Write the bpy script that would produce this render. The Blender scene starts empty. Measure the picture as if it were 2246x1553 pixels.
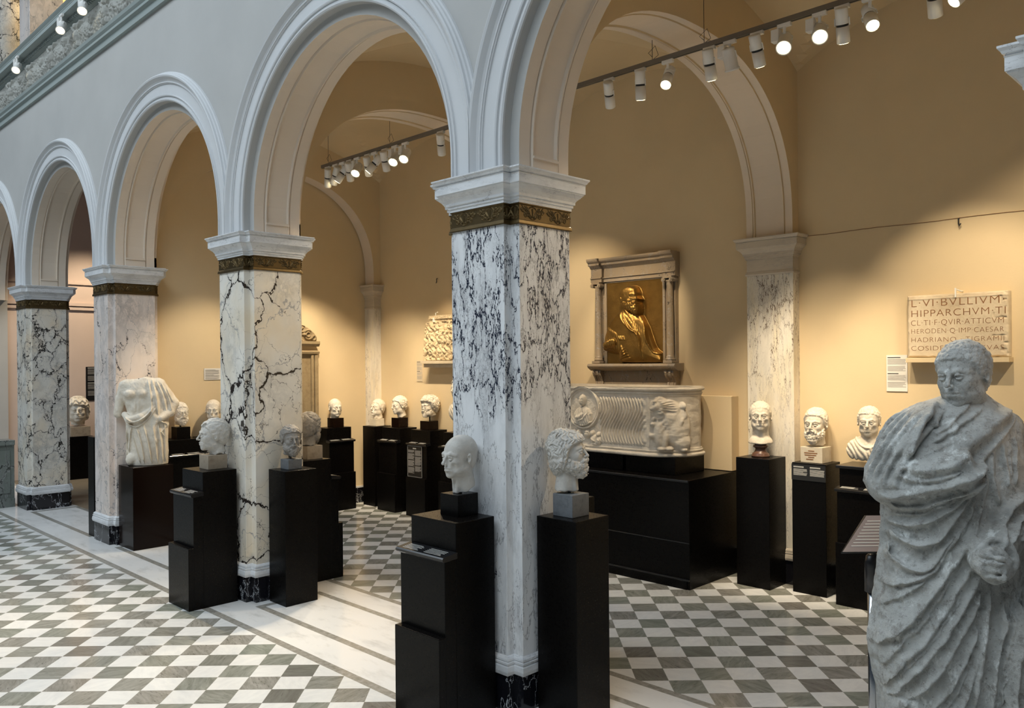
import bpy, bmesh, math, random
import numpy as np
from mathutils import Vector, Matrix
R_ = math.radians
PI = math.pi
scene = bpy.context.scene
COL = scene.collection

# ------------------------------------------------------------------ camera
TH = 0.0039
CAMZ = 2.25
cam_d = bpy.data.cameras.new('camera'); cam = bpy.data.objects.new('camera', cam_d); COL.objects.link(cam)
cam_d.sensor_fit = 'HORIZONTAL'; cam_d.sensor_width = 36.0
cam_d.lens = 36.0 * 1795.35 / 2246.0
cam_d.shift_x = 0.0
cam_d.shift_y = (790.97 - 776.5) / 2246.0
cam_d.clip_start = 0.1; cam_d.clip_end = 100
# world X runs along the arcade (to the right and nearer), world Y into the gallery
cam.location = (0, 0, CAMZ)
cam.rotation_mode = 'QUATERNION'
_q = Matrix.Rotation(R_(45) - TH, 4, 'Z') @ Matrix.Rotation(R_(90), 4, 'X') @ Matrix.Rotation(-0.0089, 4, 'Z')
cam.rotation_quaternion = _q.to_quaternion()
scene.camera = cam

# ------------------------------------------------------------------ view, world, skylight
scene.view_settings.view_transform = 'Standard'
scene.view_settings.look = 'None'
scene.view_settings.gamma = 1.0
scene.view_settings.use_curve_mapping = False
scene.view_settings.exposure = 0.0
try:
    scene.cycles.use_denoising = True
    scene.cycles.max_bounces = 8
    scene.cycles.diffuse_bounces = 5
    scene.cycles.glossy_bounces = 3
    scene.cycles.sample_clamp_indirect = 6.0
    scene.cycles.caustics_reflective = False
    scene.cycles.caustics_refractive = False
except Exception:
    pass
world = bpy.data.worlds.new('world'); scene.world = world
world.use_nodes = True
world.node_tree.nodes['Background'].inputs[0].default_value = (0.50, 0.68, 0.90, 1)
world.node_tree.nodes['Background'].inputs[1].default_value = 0.06

def area(name, loc, size, power, color, rot=(0, 0, 0), size_y=None):
    l = bpy.data.lights.new(name, 'AREA'); l.energy = power; l.color = color
    l.shape = 'RECTANGLE'; l.size = size; l.size_y = size_y or size
    o = bpy.data.objects.new(name, l); COL.objects.link(o); o.location = loc; o.rotation_euler = rot
    return o
# the glass roof of the court
area('court_skylight', (-8.0, -3.6, 11.5), 24, 2450, (0.80, 0.91, 1.0), size_y=8)

# ------------------------------------------------------------------ names and tags
def tag(o, label=None, cat=None, group=None, kind=None):
    if label: o['label'] = label
    if cat: o['category'] = cat
    if group: o['group'] = group
    if kind: o['kind'] = kind
    return o
def empty(name, loc=(0, 0, 0), rz=0.0, label=None, cat=None, group=None):
    o = bpy.data.objects.new(name, None); COL.objects.link(o)
    o.location = loc; o.rotation_euler = (0, 0, rz); o.empty_display_size = 0.1
    return tag(o, label, cat, group)
def mobj(name, verts, faces, mat=None, parent=None, smooth=False, loc=None, rot=None):
    me = bpy.data.meshes.new(name)
    me.from_pydata([tuple(map(float, v)) for v in verts], [], [tuple(map(int, f)) for f in faces])
    me.update()
    if smooth:
        me.polygons.foreach_set('use_smooth', [True] * len(me.polygons))
    mats = mat if isinstance(mat, (list, tuple)) else [mat]
    for m in mats:
        if m: me.materials.append(m)
    o = bpy.data.objects.new(name, me); COL.objects.link(o)
    if parent: o.parent = parent
    if loc: o.location = loc
    if rot: o.rotation_euler = rot
    return o
def npobj(name, V, Q, mat=None, parent=None, smooth=True, loc=None, rot=None):
    me = bpy.data.meshes.new(name)
    V = np.asarray(V, np.float32); Q = np.asarray(Q, np.int32)
    me.vertices.add(len(V)); me.vertices.foreach_set('co', V.ravel())
    n = Q.shape[1]
    me.loops.add(Q.size); me.loops.foreach_set('vertex_index', Q.ravel())
    me.polygons.add(len(Q)); me.polygons.foreach_set('loop_start', np.arange(0, Q.size, n, dtype=np.int32))
    me.update(calc_edges=True)
    me.polygons.foreach_set('use_smooth', np.full(len(Q), smooth, bool))
    if mat: me.materials.append(mat)
    o = bpy.data.objects.new(name, me); COL.objects.link(o)
    if parent: o.parent = parent
    if loc: o.location = loc
    if rot: o.rotation_euler = rot
    return o
class MB:
    def __init__(s): s.v = []; s.f = []
    def add(s, vs, fs):
        n = len(s.v); s.v += [tuple(v) for v in vs]; s.f += [tuple(i + n for i in f) for f in fs]; return s
    def box(s, x0, x1, y0, y1, z0, z1):
        return s.add([(x0, y0, z0), (x1, y0, z0), (x1, y1, z0), (x0, y1, z0), (x0, y0, z1), (x1, y0, z1), (x1, y1, z1), (x0, y1, z1)],
                     [(3, 2, 1, 0), (4, 5, 6, 7), (0, 1, 5, 4), (1, 2, 6, 5), (2, 3, 7, 6), (3, 0, 4, 7)])
    def prism(s, prof, x0, x1, ax=0):
        """closed polygon prof (a,b) extruded along axis ax"""
        n = len(prof)
        def P(t, a, b): return (t, a, b) if ax == 0 else ((a, t, b) if ax == 1 else (a, b, t))
        vs = [P(x0, a, b) for a, b in prof] + [P(x1, a, b) for a, b in prof]
        fs = [tuple(range(n))[::-1], tuple(range(n, 2 * n))]
        fs += [(i, (i + 1) % n, n + (i + 1) % n, n + i) for i in range(n)]
        return s.add(vs, fs)
    def tube(s, pts, r, n=10, caps=True):
        pts = [Vector(p) for p in pts]; rs = r if isinstance(r, (list, tuple)) else [r] * len(pts)
        base = len(s.v); up = None
        for i, p in enumerate(pts):
            t = (pts[min(i + 1, len(pts) - 1)] - pts[max(i - 1, 0)]).normalized()
            if up is None: up = Vector((0, 0, 1)) if abs(t.z) < .9 else Vector((1, 0, 0))
            a = t.cross(up).normalized(); b = a.cross(t).normalized(); up = b
            for k in range(n):
                c = 2 * PI * k / n
                s.v.append(tuple(p + (a * math.cos(c) + b * math.sin(c)) * rs[i]))
        for i in range(len(pts) - 1):
            for k in range(n):
                s.f.append((base + i * n + k, base + i * n + (k + 1) % n, base + (i + 1) * n + (k + 1) % n, base + (i + 1) * n + k))
        if caps:
            s.f.append(tuple(base + k for k in range(n))[::-1]); s.f.append(tuple(base + (len(pts) - 1) * n + k for k in range(n)))
        return s
    def lathe(s, prof, n=24, cx=0, cy=0):
        base = len(s.v)
        for r, z in prof:
            for k in range(n):
                a = 2 * PI * k / n; s.v.append((cx + r * math.cos(a), cy + r * math.sin(a), z))
        for i in range(len(prof) - 1):
            for k in range(n):
                s.f.append((base + i * n + k, base + i * n + (k + 1) % n, base + (i + 1) * n + (k + 1) % n, base + (i + 1) * n + k))
        s.f.append(tuple(base + k for k in range(n))[::-1]); s.f.append(tuple(base + (len(prof) - 1) * n + k for k in range(n)))
        return s
    def grid(s, P):
        """P: rows x cols of points"""
        n = len(P); m = len(P[0]); base = len(s.v)
        for r in P: s.v += [tuple(p) for p in r]
        for i in range(n - 1):
            for j in range(m - 1):
                s.f.append((base + i * m + j, base + i * m + j + 1, base + (i + 1) * m + j + 1, base + (i + 1) * m + j))
        return s
    def build(s, name, mat=None, parent=None, smooth=False, bevel=0, loc=None, rot=None, fix=True):
        o = mobj(name, s.v, s.f, mat, parent, smooth, loc, rot)
        if fix:
            bm = bmesh.new(); bm.from_mesh(o.data); bmesh.ops.recalc_face_normals(bm, faces=bm.faces); bm.to_mesh(o.data); bm.free()
        if bevel:
            md = o.modifiers.new('bevel', 'BEVEL'); md.width = bevel; md.segments = 2; md.limit_method = 'ANGLE'
        return o

# ------------------------------------------------------------------ materials
class NT:
    def __init__(s, name):
        s.m = bpy.data.materials.new(name); s.m.use_nodes = True
        s.t = s.m.node_tree; s.b = s.t.nodes['Principled BSDF']
    def n(s, ty, **kw):
        nd = s.t.nodes.new(ty)
        for k, v in kw.items(): setattr(nd, k, v)
        return nd
    def link(s, a, b): s.t.links.new(a, b)
    def put(s, sock, v):
        if isinstance(v, bpy.types.NodeSocket): s.link(v, sock)
        elif v is not None: sock.default_value = v
    def math(s, op, a, b=None, c=None, clamp=False):
        nd = s.n('ShaderNodeMath', operation=op); nd.use_clamp = clamp
        s.put(nd.inputs[0], a)
        if b is not None: s.put(nd.inputs[1], b)
        if c is not None: s.put(nd.inputs[2], c)
        return nd.outputs[0]
    def vmath(s, op, a, b=None, scale=None):
        nd = s.n('ShaderNodeVectorMath', operation=op); s.put(nd.inputs[0], a)
        if b is not None: s.put(nd.inputs[1], b)
        if scale is not None: s.put(nd.inputs['Scale'], scale)
        return nd.outputs[0]
    def pos(s): return s.n('ShaderNodeNewGeometry').outputs['Position']
    def obj(s): return s.n('ShaderNodeTexCoord').outputs['Object']
    def mapping(s, v, scale=(1, 1, 1), rot=(0, 0, 0), loc=(0, 0, 0)):
        nd = s.n('ShaderNodeMapping'); s.put(nd.inputs[0], v)
        nd.inputs['Scale'].default_value = scale; nd.inputs['Rotation'].default_value = rot; nd.inputs['Location'].default_value = loc
        return nd.outputs[0]
    def noise(s, v, scale=5, detail=4, rough=.55, out=0, dist=0):
        nd = s.n('ShaderNodeTexNoise'); s.put(nd.inputs['Vector'], v); nd.inputs['Scale'].default_value = scale
        nd.inputs['Detail'].default_value = detail; nd.inputs['Roughness'].default_value = rough; nd.inputs['Distortion'].default_value = dist
        return nd.outputs[out]
    def vor(s, v, scale=5, feature='DISTANCE_TO_EDGE', out='Distance', rnd=1.0):
        nd = s.n('ShaderNodeTexVoronoi', feature=feature); s.put(nd.inputs['Vector'], v); nd.inputs['Scale'].default_value = scale
        nd.inputs['Randomness'].default_value = rnd
        return nd.outputs[out]
    def ramp(s, f, pts, interp='LINEAR'):
        nd = s.n('ShaderNodeValToRGB'); s.put(nd.inputs[0], f); cr = nd.color_ramp; cr.interpolation = interp
        while len(cr.elements) < len(pts): cr.elements.new(.5)
        for e, (p, c) in zip(cr.elements, pts):
            e.position = p; e.color = (c, c, c, 1) if isinstance(c, (int, float)) else (*c, 1)
        return nd.outputs[0]
    def mr(s, v, a, b, c=0.0, d=1.0):
        nd = s.n('ShaderNodeMapRange'); s.put(nd.inputs[0], v)
        for i, x in enumerate((a, b, c, d)): s.put(nd.inputs[i + 1], x)
        nd.clamp = True
        return nd.outputs[0]
    def mix(s, f, a, b, mode='MIX'):
        nd = s.n('ShaderNodeMix', data_type='RGBA', blend_type=mode); s.put(nd.inputs[0], f)
        for i, x in ((6, a), (7, b)):
            if isinstance(x, bpy.types.NodeSocket): s.link(x, nd.inputs[i])
            else: nd.inputs[i].default_value = (*x, 1)
        return nd.outputs[2]
    def bump(s, h, strength=.3, dist=.01):
        nd = s.n('ShaderNodeBump'); s.put(nd.inputs['Height'], h); nd.inputs['Strength'].default_value = strength; nd.inputs['Distance'].default_value = dist
        s.link(nd.outputs[0], s.b.inputs['Normal'])
    def fin(s, color=None, rough=.5, metal=0.0, spec=None, coat=None):
        if color is not None:
            if isinstance(color, bpy.types.NodeSocket): s.link(color, s.b.inputs['Base Color'])
            else: s.b.inputs['Base Color'].default_value = (*color, 1)
        s.put(s.b.inputs['Roughness'], rough); s.b.inputs['Metallic'].default_value = metal
        if spec is not None: s.b.inputs['Specular IOR Level'].default_value = spec
        if coat: s.b.inputs['Coat Weight'].default_value = coat; s.b.inputs['Coat Roughness'].default_value = .1
        return s.m

def simple(name, c, rough=.5, metal=0.0, spec=None):
    return NT(name).fin(c, rough, metal, spec)

def veined(name, base=(.80, .79, .76), vein=(.03, .032, .045), scale=2.2, stretch=(1, 1, .45), rot=(0, 0, 0), width=.035,
           patch=(.45, .6), patch_scale=1.3, fine=.35, tint=None, rough=.22, seed=0.0, zfade=None, warp=.35, fine_scale=6, grey=.16):
    t = NT(name); p = t.pos()
    q = t.mapping(p, stretch, rot, (seed, seed * .7, seed * .3))
    w = t.noise(q, scale * 1.7, 5, .6, out=1)
    w = t.vmath('SUBTRACT', w, (.5, .5, .5)); q2 = t.vmath('ADD', q, t.vmath('SCALE', w, scale=warp))
    w2 = t.vmath('SUBTRACT', t.noise(q, scale * 9, 3, .6, out=1), (.5, .5, .5)); q2 = t.vmath('ADD', q2, t.vmath('SCALE', w2, scale=.045))
    e = t.vor(q2, scale)
    e2 = t.vor(q2, scale * 2.3)
    pn = t.noise(q, patch_scale, 3, .5)
    if zfade:
        z = t.n('ShaderNodeSeparateXYZ'); t.link(p, z.inputs[0])
        zf = t.mr(z.outputs[2], zfade[0], zfade[1], zfade[2], zfade[3])
        pn = t.math('ADD', pn, zf)
    pm = t.mr(pn, patch[0], patch[1])
    wn = t.noise(q, scale * 4, 3, .6)
    th = t.math('MULTIPLY', t.math('MULTIPLY', t.math('ADD', t.math('MULTIPLY', t.math('POWER', wn, 3.0), 3.6), .12), width), t.math('ADD', pm, .05))
    th = t.math('MINIMUM', th, .045)
    v1 = t.math('SUBTRACT', 1.0, t.math('DIVIDE', e, t.math('MAXIMUM', th, .0004)), clamp=True)
    v1 = t.math('MULTIPLY', t.math('MINIMUM', t.math('MULTIPLY', v1, 2.5), 1.0), t.mr(pm, 0, .25))
    th2 = t.math('MULTIPLY', th, .55)
    v2 = t.math('SUBTRACT', 1.0, t.math('DIVIDE', e2, t.math('MAXIMUM', th2, .0003)), clamp=True)
    v2 = t.math('MULTIPLY', t.math('MULTIPLY', v2, t.mr(pm, .35, .9)), .9)
    g1 = t.vor(t.mapping(q2, (1, 1, 1.1), (R_(38), R_(30), 0)), scale * .75)
    g2 = t.noise(q, scale * 1.2, 4, .6)
    gv = t.math('SUBTRACT', 1.0, t.math('DIVIDE', g1, t.math('MAXIMUM', t.math('MULTIPLY', t.math('POWER', g2, 2.5), grey * .32), .0005)), clamp=True)
    gv = t.math('MULTIPLY', t.math('MULTIPLY', gv, 1.6, clamp=True), .8 if grey else 0.0)
    halo = t.math('MULTIPLY', t.math('MULTIPLY', t.math('SUBTRACT', 1.0, t.math('DIVIDE', e, width * 3.2), clamp=True), pm), .28)
    f = t.math('SUBTRACT', 1.0, t.math('ABSOLUTE', t.math('MULTIPLY', t.math('SUBTRACT', t.noise(q2, fine_scale, 5, .65), .5), 9.0)), clamp=True)
    f = t.math('MULTIPLY', t.math('MULTIPLY', f, t.mr(t.noise(q, scale, 2), .4, .65)), fine)
    cl = t.noise(q, 3.0, 4)
    c = t.mix(t.mr(cl, .3, .75), base, tuple(x * .84 for x in base))
    if tint: c = t.mix(t.math('MULTIPLY', t.mr(t.noise(q, scale * .9, 3), .45, .7), .8), c, tint)
    c = t.mix(f, c, tuple(.45 * b + .55 * v for b, v in zip((.4, .4, .4), vein)))
    c = t.mix(gv, c, tuple(.30 + .6 * v for v in vein))
    c = t.mix(halo, c, (.34, .33, .34))
    c = t.mix(v2, c, vein)
    c = t.mix(v1, c, vein)
    return t.fin(c, rough, spec=.5)

M = {}
M['marble1'] = veined('pavonazzetto_marble_pier', (.80, .81, .82), (.016, .020, .038), 7.5, (1.0, 1.0, .30), (R_(16), R_(-14), 0), .105, (.43, .57), 1.6, .35, rough=.2, seed=2.3, zfade=(1.6, 2.15, -.15, .085), warp=.24, grey=.45)
M['marble2'] = veined('breccia_marble_pier', (.84, .80, .72), (.03, .022, .018), 1.9, (1, 1, .85), (R_(25), R_(20), 0), .030, (.30, .50), 1.1, .35, (.78, .66, .48), .2, 5.1)
M['marble3'] = veined('pale_veined_marble_pier', (.82, .74, .69), (.07, .065, .07), 2.6, (1, 1, .6), (R_(10), R_(-15), 0), .028, (.42, .66), 1.2, .5, (.80, .66, .56), .2, 9.7)
M['marble4'] = veined('small_cell_marble_pier', (.80, .76, .68), (.03, .028, .025), 3.2, (1, 1, .75), (R_(5), R_(12), 0), .036, (.30, .52), 1.2, .45, (.76, .64, .48), .2, 13.1)
M['marble_wall'] = veined('cream_veined_pilaster_marble', (.80, .76, .68), (.13, .085, .05), 6.5, (1.2, 1.2, .26), (R_(12), R_(-24), 0), .036, (.44, .70), 1.8, .3, (.80, .72, .55), .25, 4.4)
M['marble_cap'] = veined('carrara_marble', (.76, .77, .78), (.12, .12, .14), 5.0, (.7, .7, 2.2), (0, R_(6), 0), .02, (.55, .75), 3, .35, rough=.3, seed=1)
M['marble_cap_warm'] = veined('cream_grey_capital_marble', (.60, .53, .43), (.20, .15, .10), 5.0, (.7, .7, 2.2), (0, R_(6), 0), .02, (.55, .75), 3, .35, rough=.35, seed=1)
M['marble_black'] = veined('black_white_vein_marble', (.008, .008, .011), (.6, .63, .68), 4.5, (1.1, 1.1, .5), (R_(12), R_(10), 0), .045, (.52, .68), 3, .0, rough=.12, seed=3)
M['marble_frame'] = veined('brown_grey_frame_marble', (.30, .23, .155), (.05, .035, .02), 4.0, (1, 1, .7), (0, R_(35), 0), .03, (.45, .7), 3, .5, rough=.35, seed=8)

def plaster(name, c, bumpy=.15):
    t = NT(name); p = t.pos()
    n = t.noise(p, 1.2, 5, .6); n2 = t.noise(p, 60, 3)
    col = t.mix(t.mr(n, .35, .7), c, tuple(x * .93 for x in c))
    t.bump(n2, bumpy, .002)
    return t.fin(col, .8, spec=.2)
M['court_paint'] = plaster('white_court_plaster', (.46, .455, .44))
M['trim_paint'] = plaster('white_trim_paint', (.60, .61, .62), .05)
M['cream'] = plaster('cream_gallery_plaster', (.66, .53, .34), .3)
M['arch_paint'] = plaster('pale_arch_plaster', (.72, .62, .51), .1)
M['far_paint'] = plaster('far_room_plaster', (.62, .50, .44), .1)
def stonemat(name, c, dark, rough=.75, sc=14, bump=.4, spots=.5, obj=False):
    t = NT(name); p = t.obj() if obj else t.pos()
    n = t.noise(p, sc, 6, .65); n2 = t.noise(p, sc * 6, 4, .7); n3 = t.noise(p, sc * .35, 4, .6)
    col = t.mix(t.mr(n, .38, .68), c, tuple(.75 * a + .25 * b for a, b in zip(c, dark)))
    col = t.mix(t.math('MULTIPLY', t.mr(n3, .5, .72), spots), col, dark)
    col = t.mix(t.math('MULTIPLY', t.mr(n2, .60, .74), spots * .8), col, dark)
    t.bump(t.math('ADD', n2, n), bump, .004)
    return t.fin(col, rough, spec=.3)
M['white_stone'] = stonemat('aged_white_marble', (.72, .66, .56), (.36, .28, .19), .7, 16, .35, .35)
M['grey_stone'] = stonemat('aged_grey_white_marble', (.56, .54, .50), (.30, .27, .23), .65, 16, .3, .4)
t = NT('weathered_statue_marble'); p_ = t.pos()
a1 = t.noise(p_, 6, 6, .7); a2 = t.noise(p_, 22, 5, .75); a3 = t.noise(p_, 70, 4, .8); a4 = t.noise(t.mapping(p_, (1, 1, .5), (R_(20), R_(30), 0)), 11, 5, .7)
c_ = t.mix(t.mr(a1, .35, .65), (.46, .465, .445), (.29, .29, .27))
c_ = t.mix(t.math('MULTIPLY', t.mr(a2, .52, .66), .75), c_, (.19, .18, .16))
c_ = t.mix(t.math('MULTIPLY', t.mr(a4, .58, .66), .8), c_, (.64, .66, .64))
c_ = t.mix(t.math('MULTIPLY', t.mr(a3, .60, .70), .8), c_, (.07, .065, .055))
t.bump(t.math('ADD', t.math('MULTIPLY', a2, 1.5), a3), .7, .006)
M['statue_stone'] = t.fin(c_, .75, spec=.3)
M['dark_stone'] = stonemat('weathered_dark_head_marble', (.27, .25, .225), (.10, .085, .07), .8, 12, .45, .6)
M['relief_stone'] = stonemat('carved_relief_limestone', (.62, .50, .33), (.25, .17, .09), .85, 20, .5, .4)
M['brown_relief'] = stonemat('brown_funerary_stone', (.34, .26, .15), (.15, .10, .05), .85, 20, .5, .5)
M['sarc_stone'] = stonemat('sarcophagus_marble', (.64, .58, .49), (.30, .24, .17), .7, 12, .4, .35)
M['block_grey'] = stonemat('grey_granite_block', (.16, .17, .18), (.08, .085, .09), .5, 60, .1, .6)
M['block_tan'] = stonemat('tan_travertine_block', (.34, .28, .21), (.18, .14, .10), .7, 40, .2, .6)
M['block_cream'] = stonemat('cream_limestone_block', (.62, .56, .45), (.40, .33, .24), .7, 20, .1, .3)
M['tablet_stone'] = stonemat('inscribed_tablet_marble', (.62, .53, .39), (.30, .20, .11), .75, 10, .25, .45)
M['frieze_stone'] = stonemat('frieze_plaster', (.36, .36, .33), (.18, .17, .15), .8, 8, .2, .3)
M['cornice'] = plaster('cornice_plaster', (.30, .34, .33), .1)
def blackwood(name, c=(.0022, .0018, .0016), rough=.30):
    t = NT(name); n = t.noise(t.mapping(t.pos(), (1, 1, 1)), 90, 2)
    return t.fin(t.mix(n, c, tuple(x * 1.5 for x in c)), t.mr(n, .3, .7, rough * .85, rough * 1.2), spec=.14)
M['black'] = blackwood('black_lacquered_board')
M['black_rail'] = simple('black_satin_rail', (.008, .008, .009), .22, spec=.5)
M['brown_black'] = blackwood('dark_brown_lacquer', (.006, .003, .002), .14)
t = NT('bronze_frieze'); _n = t.noise(t.pos(), 30, 4)
M['bronze'] = t.fin(t.mix(_n, (.075, .052, .022), (.15, .10, .042)), .45, .85)
t = NT('golden_bronze'); _n = t.noise(t.pos(), 9, 4)
M['gold_bronze'] = t.fin(t.mix(_n, (.17, .095, .024), (.34, .20, .055)), .38, .9)
M['white_metal'] = simple('white_lamp_enamel', (.78, .77, .74), .35)
M['grey_metal'] = simple('grey_track_metal', (.22, .21, .20), .4, .6)
M['steel'] = simple('brushed_steel', (.45, .47, .5), .22, 1.0)
M['dark_metal'] = simple('black_metal', (.01, .01, .011), .3)
M['paper'] = simple('white_label_card', (.72, .70, .66), .6)
M['ink'] = simple('black_print', (.03, .03, .03), .6)
M['greyink'] = simple('grey_print', (.30, .29, .28), .6)
M['greylabel'] = simple('grey_label_print', (.42, .42, .40), .6)
M['letter_red'] = simple('faded_red_letter_paint', (.22, .10, .04), .8)
M['dark_grey_metal'] = simple('rod_metal', (.06, .06, .06), .35, .8)  # plain dark grey metal of mounting rods, wall hooks and label plates
t = NT('acrylic_panel'); M['glass'] = t.fin((.20, .17, .17), .12); t.b.inputs['Alpha'].default_value = .82
def emis(name, c, s):
    t = NT(name); t.b.inputs['Emission Color'].default_value = (*c, 1); t.b.inputs['Emission Strength'].default_value = s
    return t.fin((1, .9, .7), .3)
M['lamp_on'] = emis('warm_lamp_lens', (1.0, .80, .45), 14.0)
M['slit_light'] = emis('warm_light_slits', (1.0, .78, .42), 5.0)
# ------------------------------------------------------------------ floor material (tiles as surface pattern)
TILE = .2259
def floor_material():
    t = NT('tiled_marble_floor'); p = t.pos()
    s = t.n('ShaderNodeSeparateXYZ'); t.link(p, s.inputs[0]); X, Y = s.outputs[0], s.outputs[1]
    def lattice(ox, oy):
        dx = t.math('SUBTRACT', X, ox); dy = t.math('SUBTRACT', Y, oy); k = math.sqrt(.5) / TILE
        i = t.math('MULTIPLY', t.math('ADD', dx, dy), k); j = t.math('MULTIPLY', t.math('SUBTRACT', dx, dy), k)
        fi, fj = t.math('FLOOR', i), t.math('FLOOR', j)
        par = t.math('PINGPONG', t.math('ADD', fi, fj), 1.0)   # 1 = light tile
        ei = t.math('PINGPONG', i, .5); ej = t.math('PINGPONG', j, .5)
        edge = t.math('MINIMUM', ei, ej)
        c = t.n('ShaderNodeCombineXYZ'); t.link(fi, c.inputs[0]); t.link(fj, c.inputs[1])
        return par, edge, c.outputs[0]
    pa, ea, ca = lattice(-4.869, 6.424)
    pc, ec, cc = lattice(-6.439, 1.545)
    inner = t.math('GREATER_THAN', Y, 4.0)
    def sw(a, b):
        nd = t.n('ShaderNodeMix', data_type='FLOAT'); t.link(inner, nd.inputs[0]); t.link(a, nd.inputs[2]); t.link(b, nd.inputs[3]); return nd.outputs[0]
    par = sw(pc, pa); edge = sw(ec, ea)
    nd = t.n('ShaderNodeMix', data_type='VECTOR'); t.link(inner, nd.inputs[0]); t.link(cc, nd.inputs[4]); t.link(ca, nd.inputs[5]); cell = nd.outputs[1]
    wn = t.n('ShaderNodeTexWhiteNoise', noise_dimensions='3D'); t.link(cell, wn.inputs['Vector']); rnd = wn.outputs['Value']; rc = wn.outputs['Color']
    # vein coordinates: per tile offset and rotation
    rotn = t.n('ShaderNodeVectorRotate', rotation_type='Z_AXIS'); t.link(p, rotn.inputs['Vector']); t.link(t.math('MULTIPLY', rnd, 6.28), rotn.inputs['Angle'])
    q = t.vmath('ADD', rotn.outputs[0], t.vmath('SCALE', rc, scale=30.0))
    st = t.mapping(q, (1.0, 4.5, 1))
    n1 = t.noise(st, 5, 5, .65, dist=.6); n2 = t.noise(st, 16, 4, .7)
    gcol = t.mix(t.mr(n1, .32, .68), (.20, .19, .165), (.34, .33, .30))
    gcol = t.mix(t.mr(n2, .56, .70), gcol, (.11, .10, .085))
    gcol = t.mix(t.math('MULTIPLY', t.mr(rnd, .0, 1.0), .6), gcol, t.mix(t.mr(n1, .3, .7), (.16, .185, .15), (.27, .31, .26)))
    sepc = t.n('ShaderNodeSeparateColor'); t.link(rc, sepc.inputs[0])
    gcol = t.mix(t.mr(sepc.outputs[1], .72, 1.0, 0, .55), gcol, (.11, .095, .085))
    wcol = t.mix(t.mr(t.noise(t.mapping(q, (1, 2.5, 1)), 7, 5, .7), .4, .75), (.77, .77, .75), (.66, .665, .665))
    wcol = t.mix(t.math('MULTIPLY', sepc.outputs[0], .16), wcol, (.50, .50, .49))
    tcol = t.mix(par, gcol, wcol)
    tcol = t.mix(t.mr(edge, .006, .010, .55, 0.0), tcol, (.22, .20, .17))
    # plain slabs and strips under the arcade
    sl = t.mix(t.mr(t.noise(t.mapping(p, (1, 2.6, 1), (0, 0, R_(35))), 3.0, 5, .6), .52, .72), (.79, .78, .76), (.62, .61, .59))
    stripc = t.mix(t.mr(t.noise(p, 22, 4, .7), .35, .65), (.24, .225, .19), (.37, .355, .32))
    def band(a, b, v=Y): return t.math('MULTIPLY', t.math('GREATER_THAN', v, a), t.math('LESS_THAN', v, b))
    inslab = band(3.305, 4.69)
    st_ = t.math('MAXIMUM', band(3.305, 3.375), band(4.625, 4.69))
    # frames between the piers
    fr = None
    for c0, c1 in ((-0.48, 3.0), (-3.98, -0.48), (-7.46, -3.98), (-11.0, -7.46), (-14.5, -11.0), (-18.0, -14.5)):
        a, b = c0 + .44, c1 - .44
        inx = band(a, b, X)
        k = t.math('MULTIPLY', inx, t.math('MAXIMUM', band(3.68, 3.748), band(4.30, 4.365)))
        k2 = t.math('MULTIPLY', band(3.68, 4.365), t.math('MAXIMUM', band(a, a + .068, X), band(b - .068, b, X)))
        k = t.math('MAXIMUM', k, k2)
        fr = k if fr is None else t.math('MAXIMUM', fr, k)
    st_ = t.math('MAXIMUM', st_, fr)
    slab = t.mix(st_, sl, stripc)
    col = t.mix(inslab, tcol, slab)
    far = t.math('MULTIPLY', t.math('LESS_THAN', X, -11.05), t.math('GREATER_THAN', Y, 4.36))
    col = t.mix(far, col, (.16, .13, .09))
    col = t.mix(0.0, col, col)
    rg = t.mr(t.noise(p, 3, 3), .3, .7, .13, .24)
    rg = t.math('ADD', rg, t.math('MULTIPLY', far, .3))
    return t.fin(col, rg, spec=.45)
M['floor'] = floor_material()
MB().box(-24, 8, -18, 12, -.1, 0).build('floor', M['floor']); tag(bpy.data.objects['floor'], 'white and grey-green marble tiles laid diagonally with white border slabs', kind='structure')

# ------------------------------------------------------------------ architecture
PX = [-18.0, -14.5, -11.0, -7.46, -3.98, -0.48, 3.02]
CAPZ, SPR = 3.475, 3.62
ZTOP = 7.0
NSEG = 40
def arch_path(xc, r, z0=CAPZ, spr=SPR, n=NSEG):
    pts = [(xc - r, z0), (xc - r, spr)]
    for k in range(1, n): a = PI - PI * k / n; pts.append((xc + r * math.cos(a), spr + r * math.sin(a)))
    pts += [(xc + r, spr), (xc + r, z0)]
    return pts
def bays():
    for a, b in zip(PX[:-1], PX[1:]): yield a, b, (a + b) / 2, (b - a) / 2
def add_sheet(mb, xc, hs, r, y, ztop, flip=False):
    """vertical sheet at y with the arch cut out, from pier centre to pier centre"""
    ip = arch_path(xc, r)
    op = []
    for (x, z) in ip:
        if z <= SPR + 1e-6: op.append((xc + math.copysign(hs, x - xc), z)); continue
        dx, dz = x - xc, z - SPR
        k = min(hs / abs(dx) if abs(dx) > 1e-6 else 1e9, (ztop - SPR) / dz)
        op.append((xc + dx * k, SPR + dz * k))
    for i in range(len(ip) - 1):
        a, b = ip[i], ip[i + 1]; c, d = op[i + 1], op[i]
        mb.add([(a[0], y, a[1]), (b[0], y, b[1]), (c[0], y, c[1]), (d[0], y, d[1])], [(0, 1, 2, 3)])
        if abs(c[0] - d[0]) > 1e-6 and abs(c[1] - d[1]) > 1e-6:
            cx = xc + math.copysign(hs, c[0] + d[0] - 2 * xc)
            mb.add([(c[0], y, c[1]), (d[0], y, d[1]), (cx, y, ztop)], [(0, 1, 2)])
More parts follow.
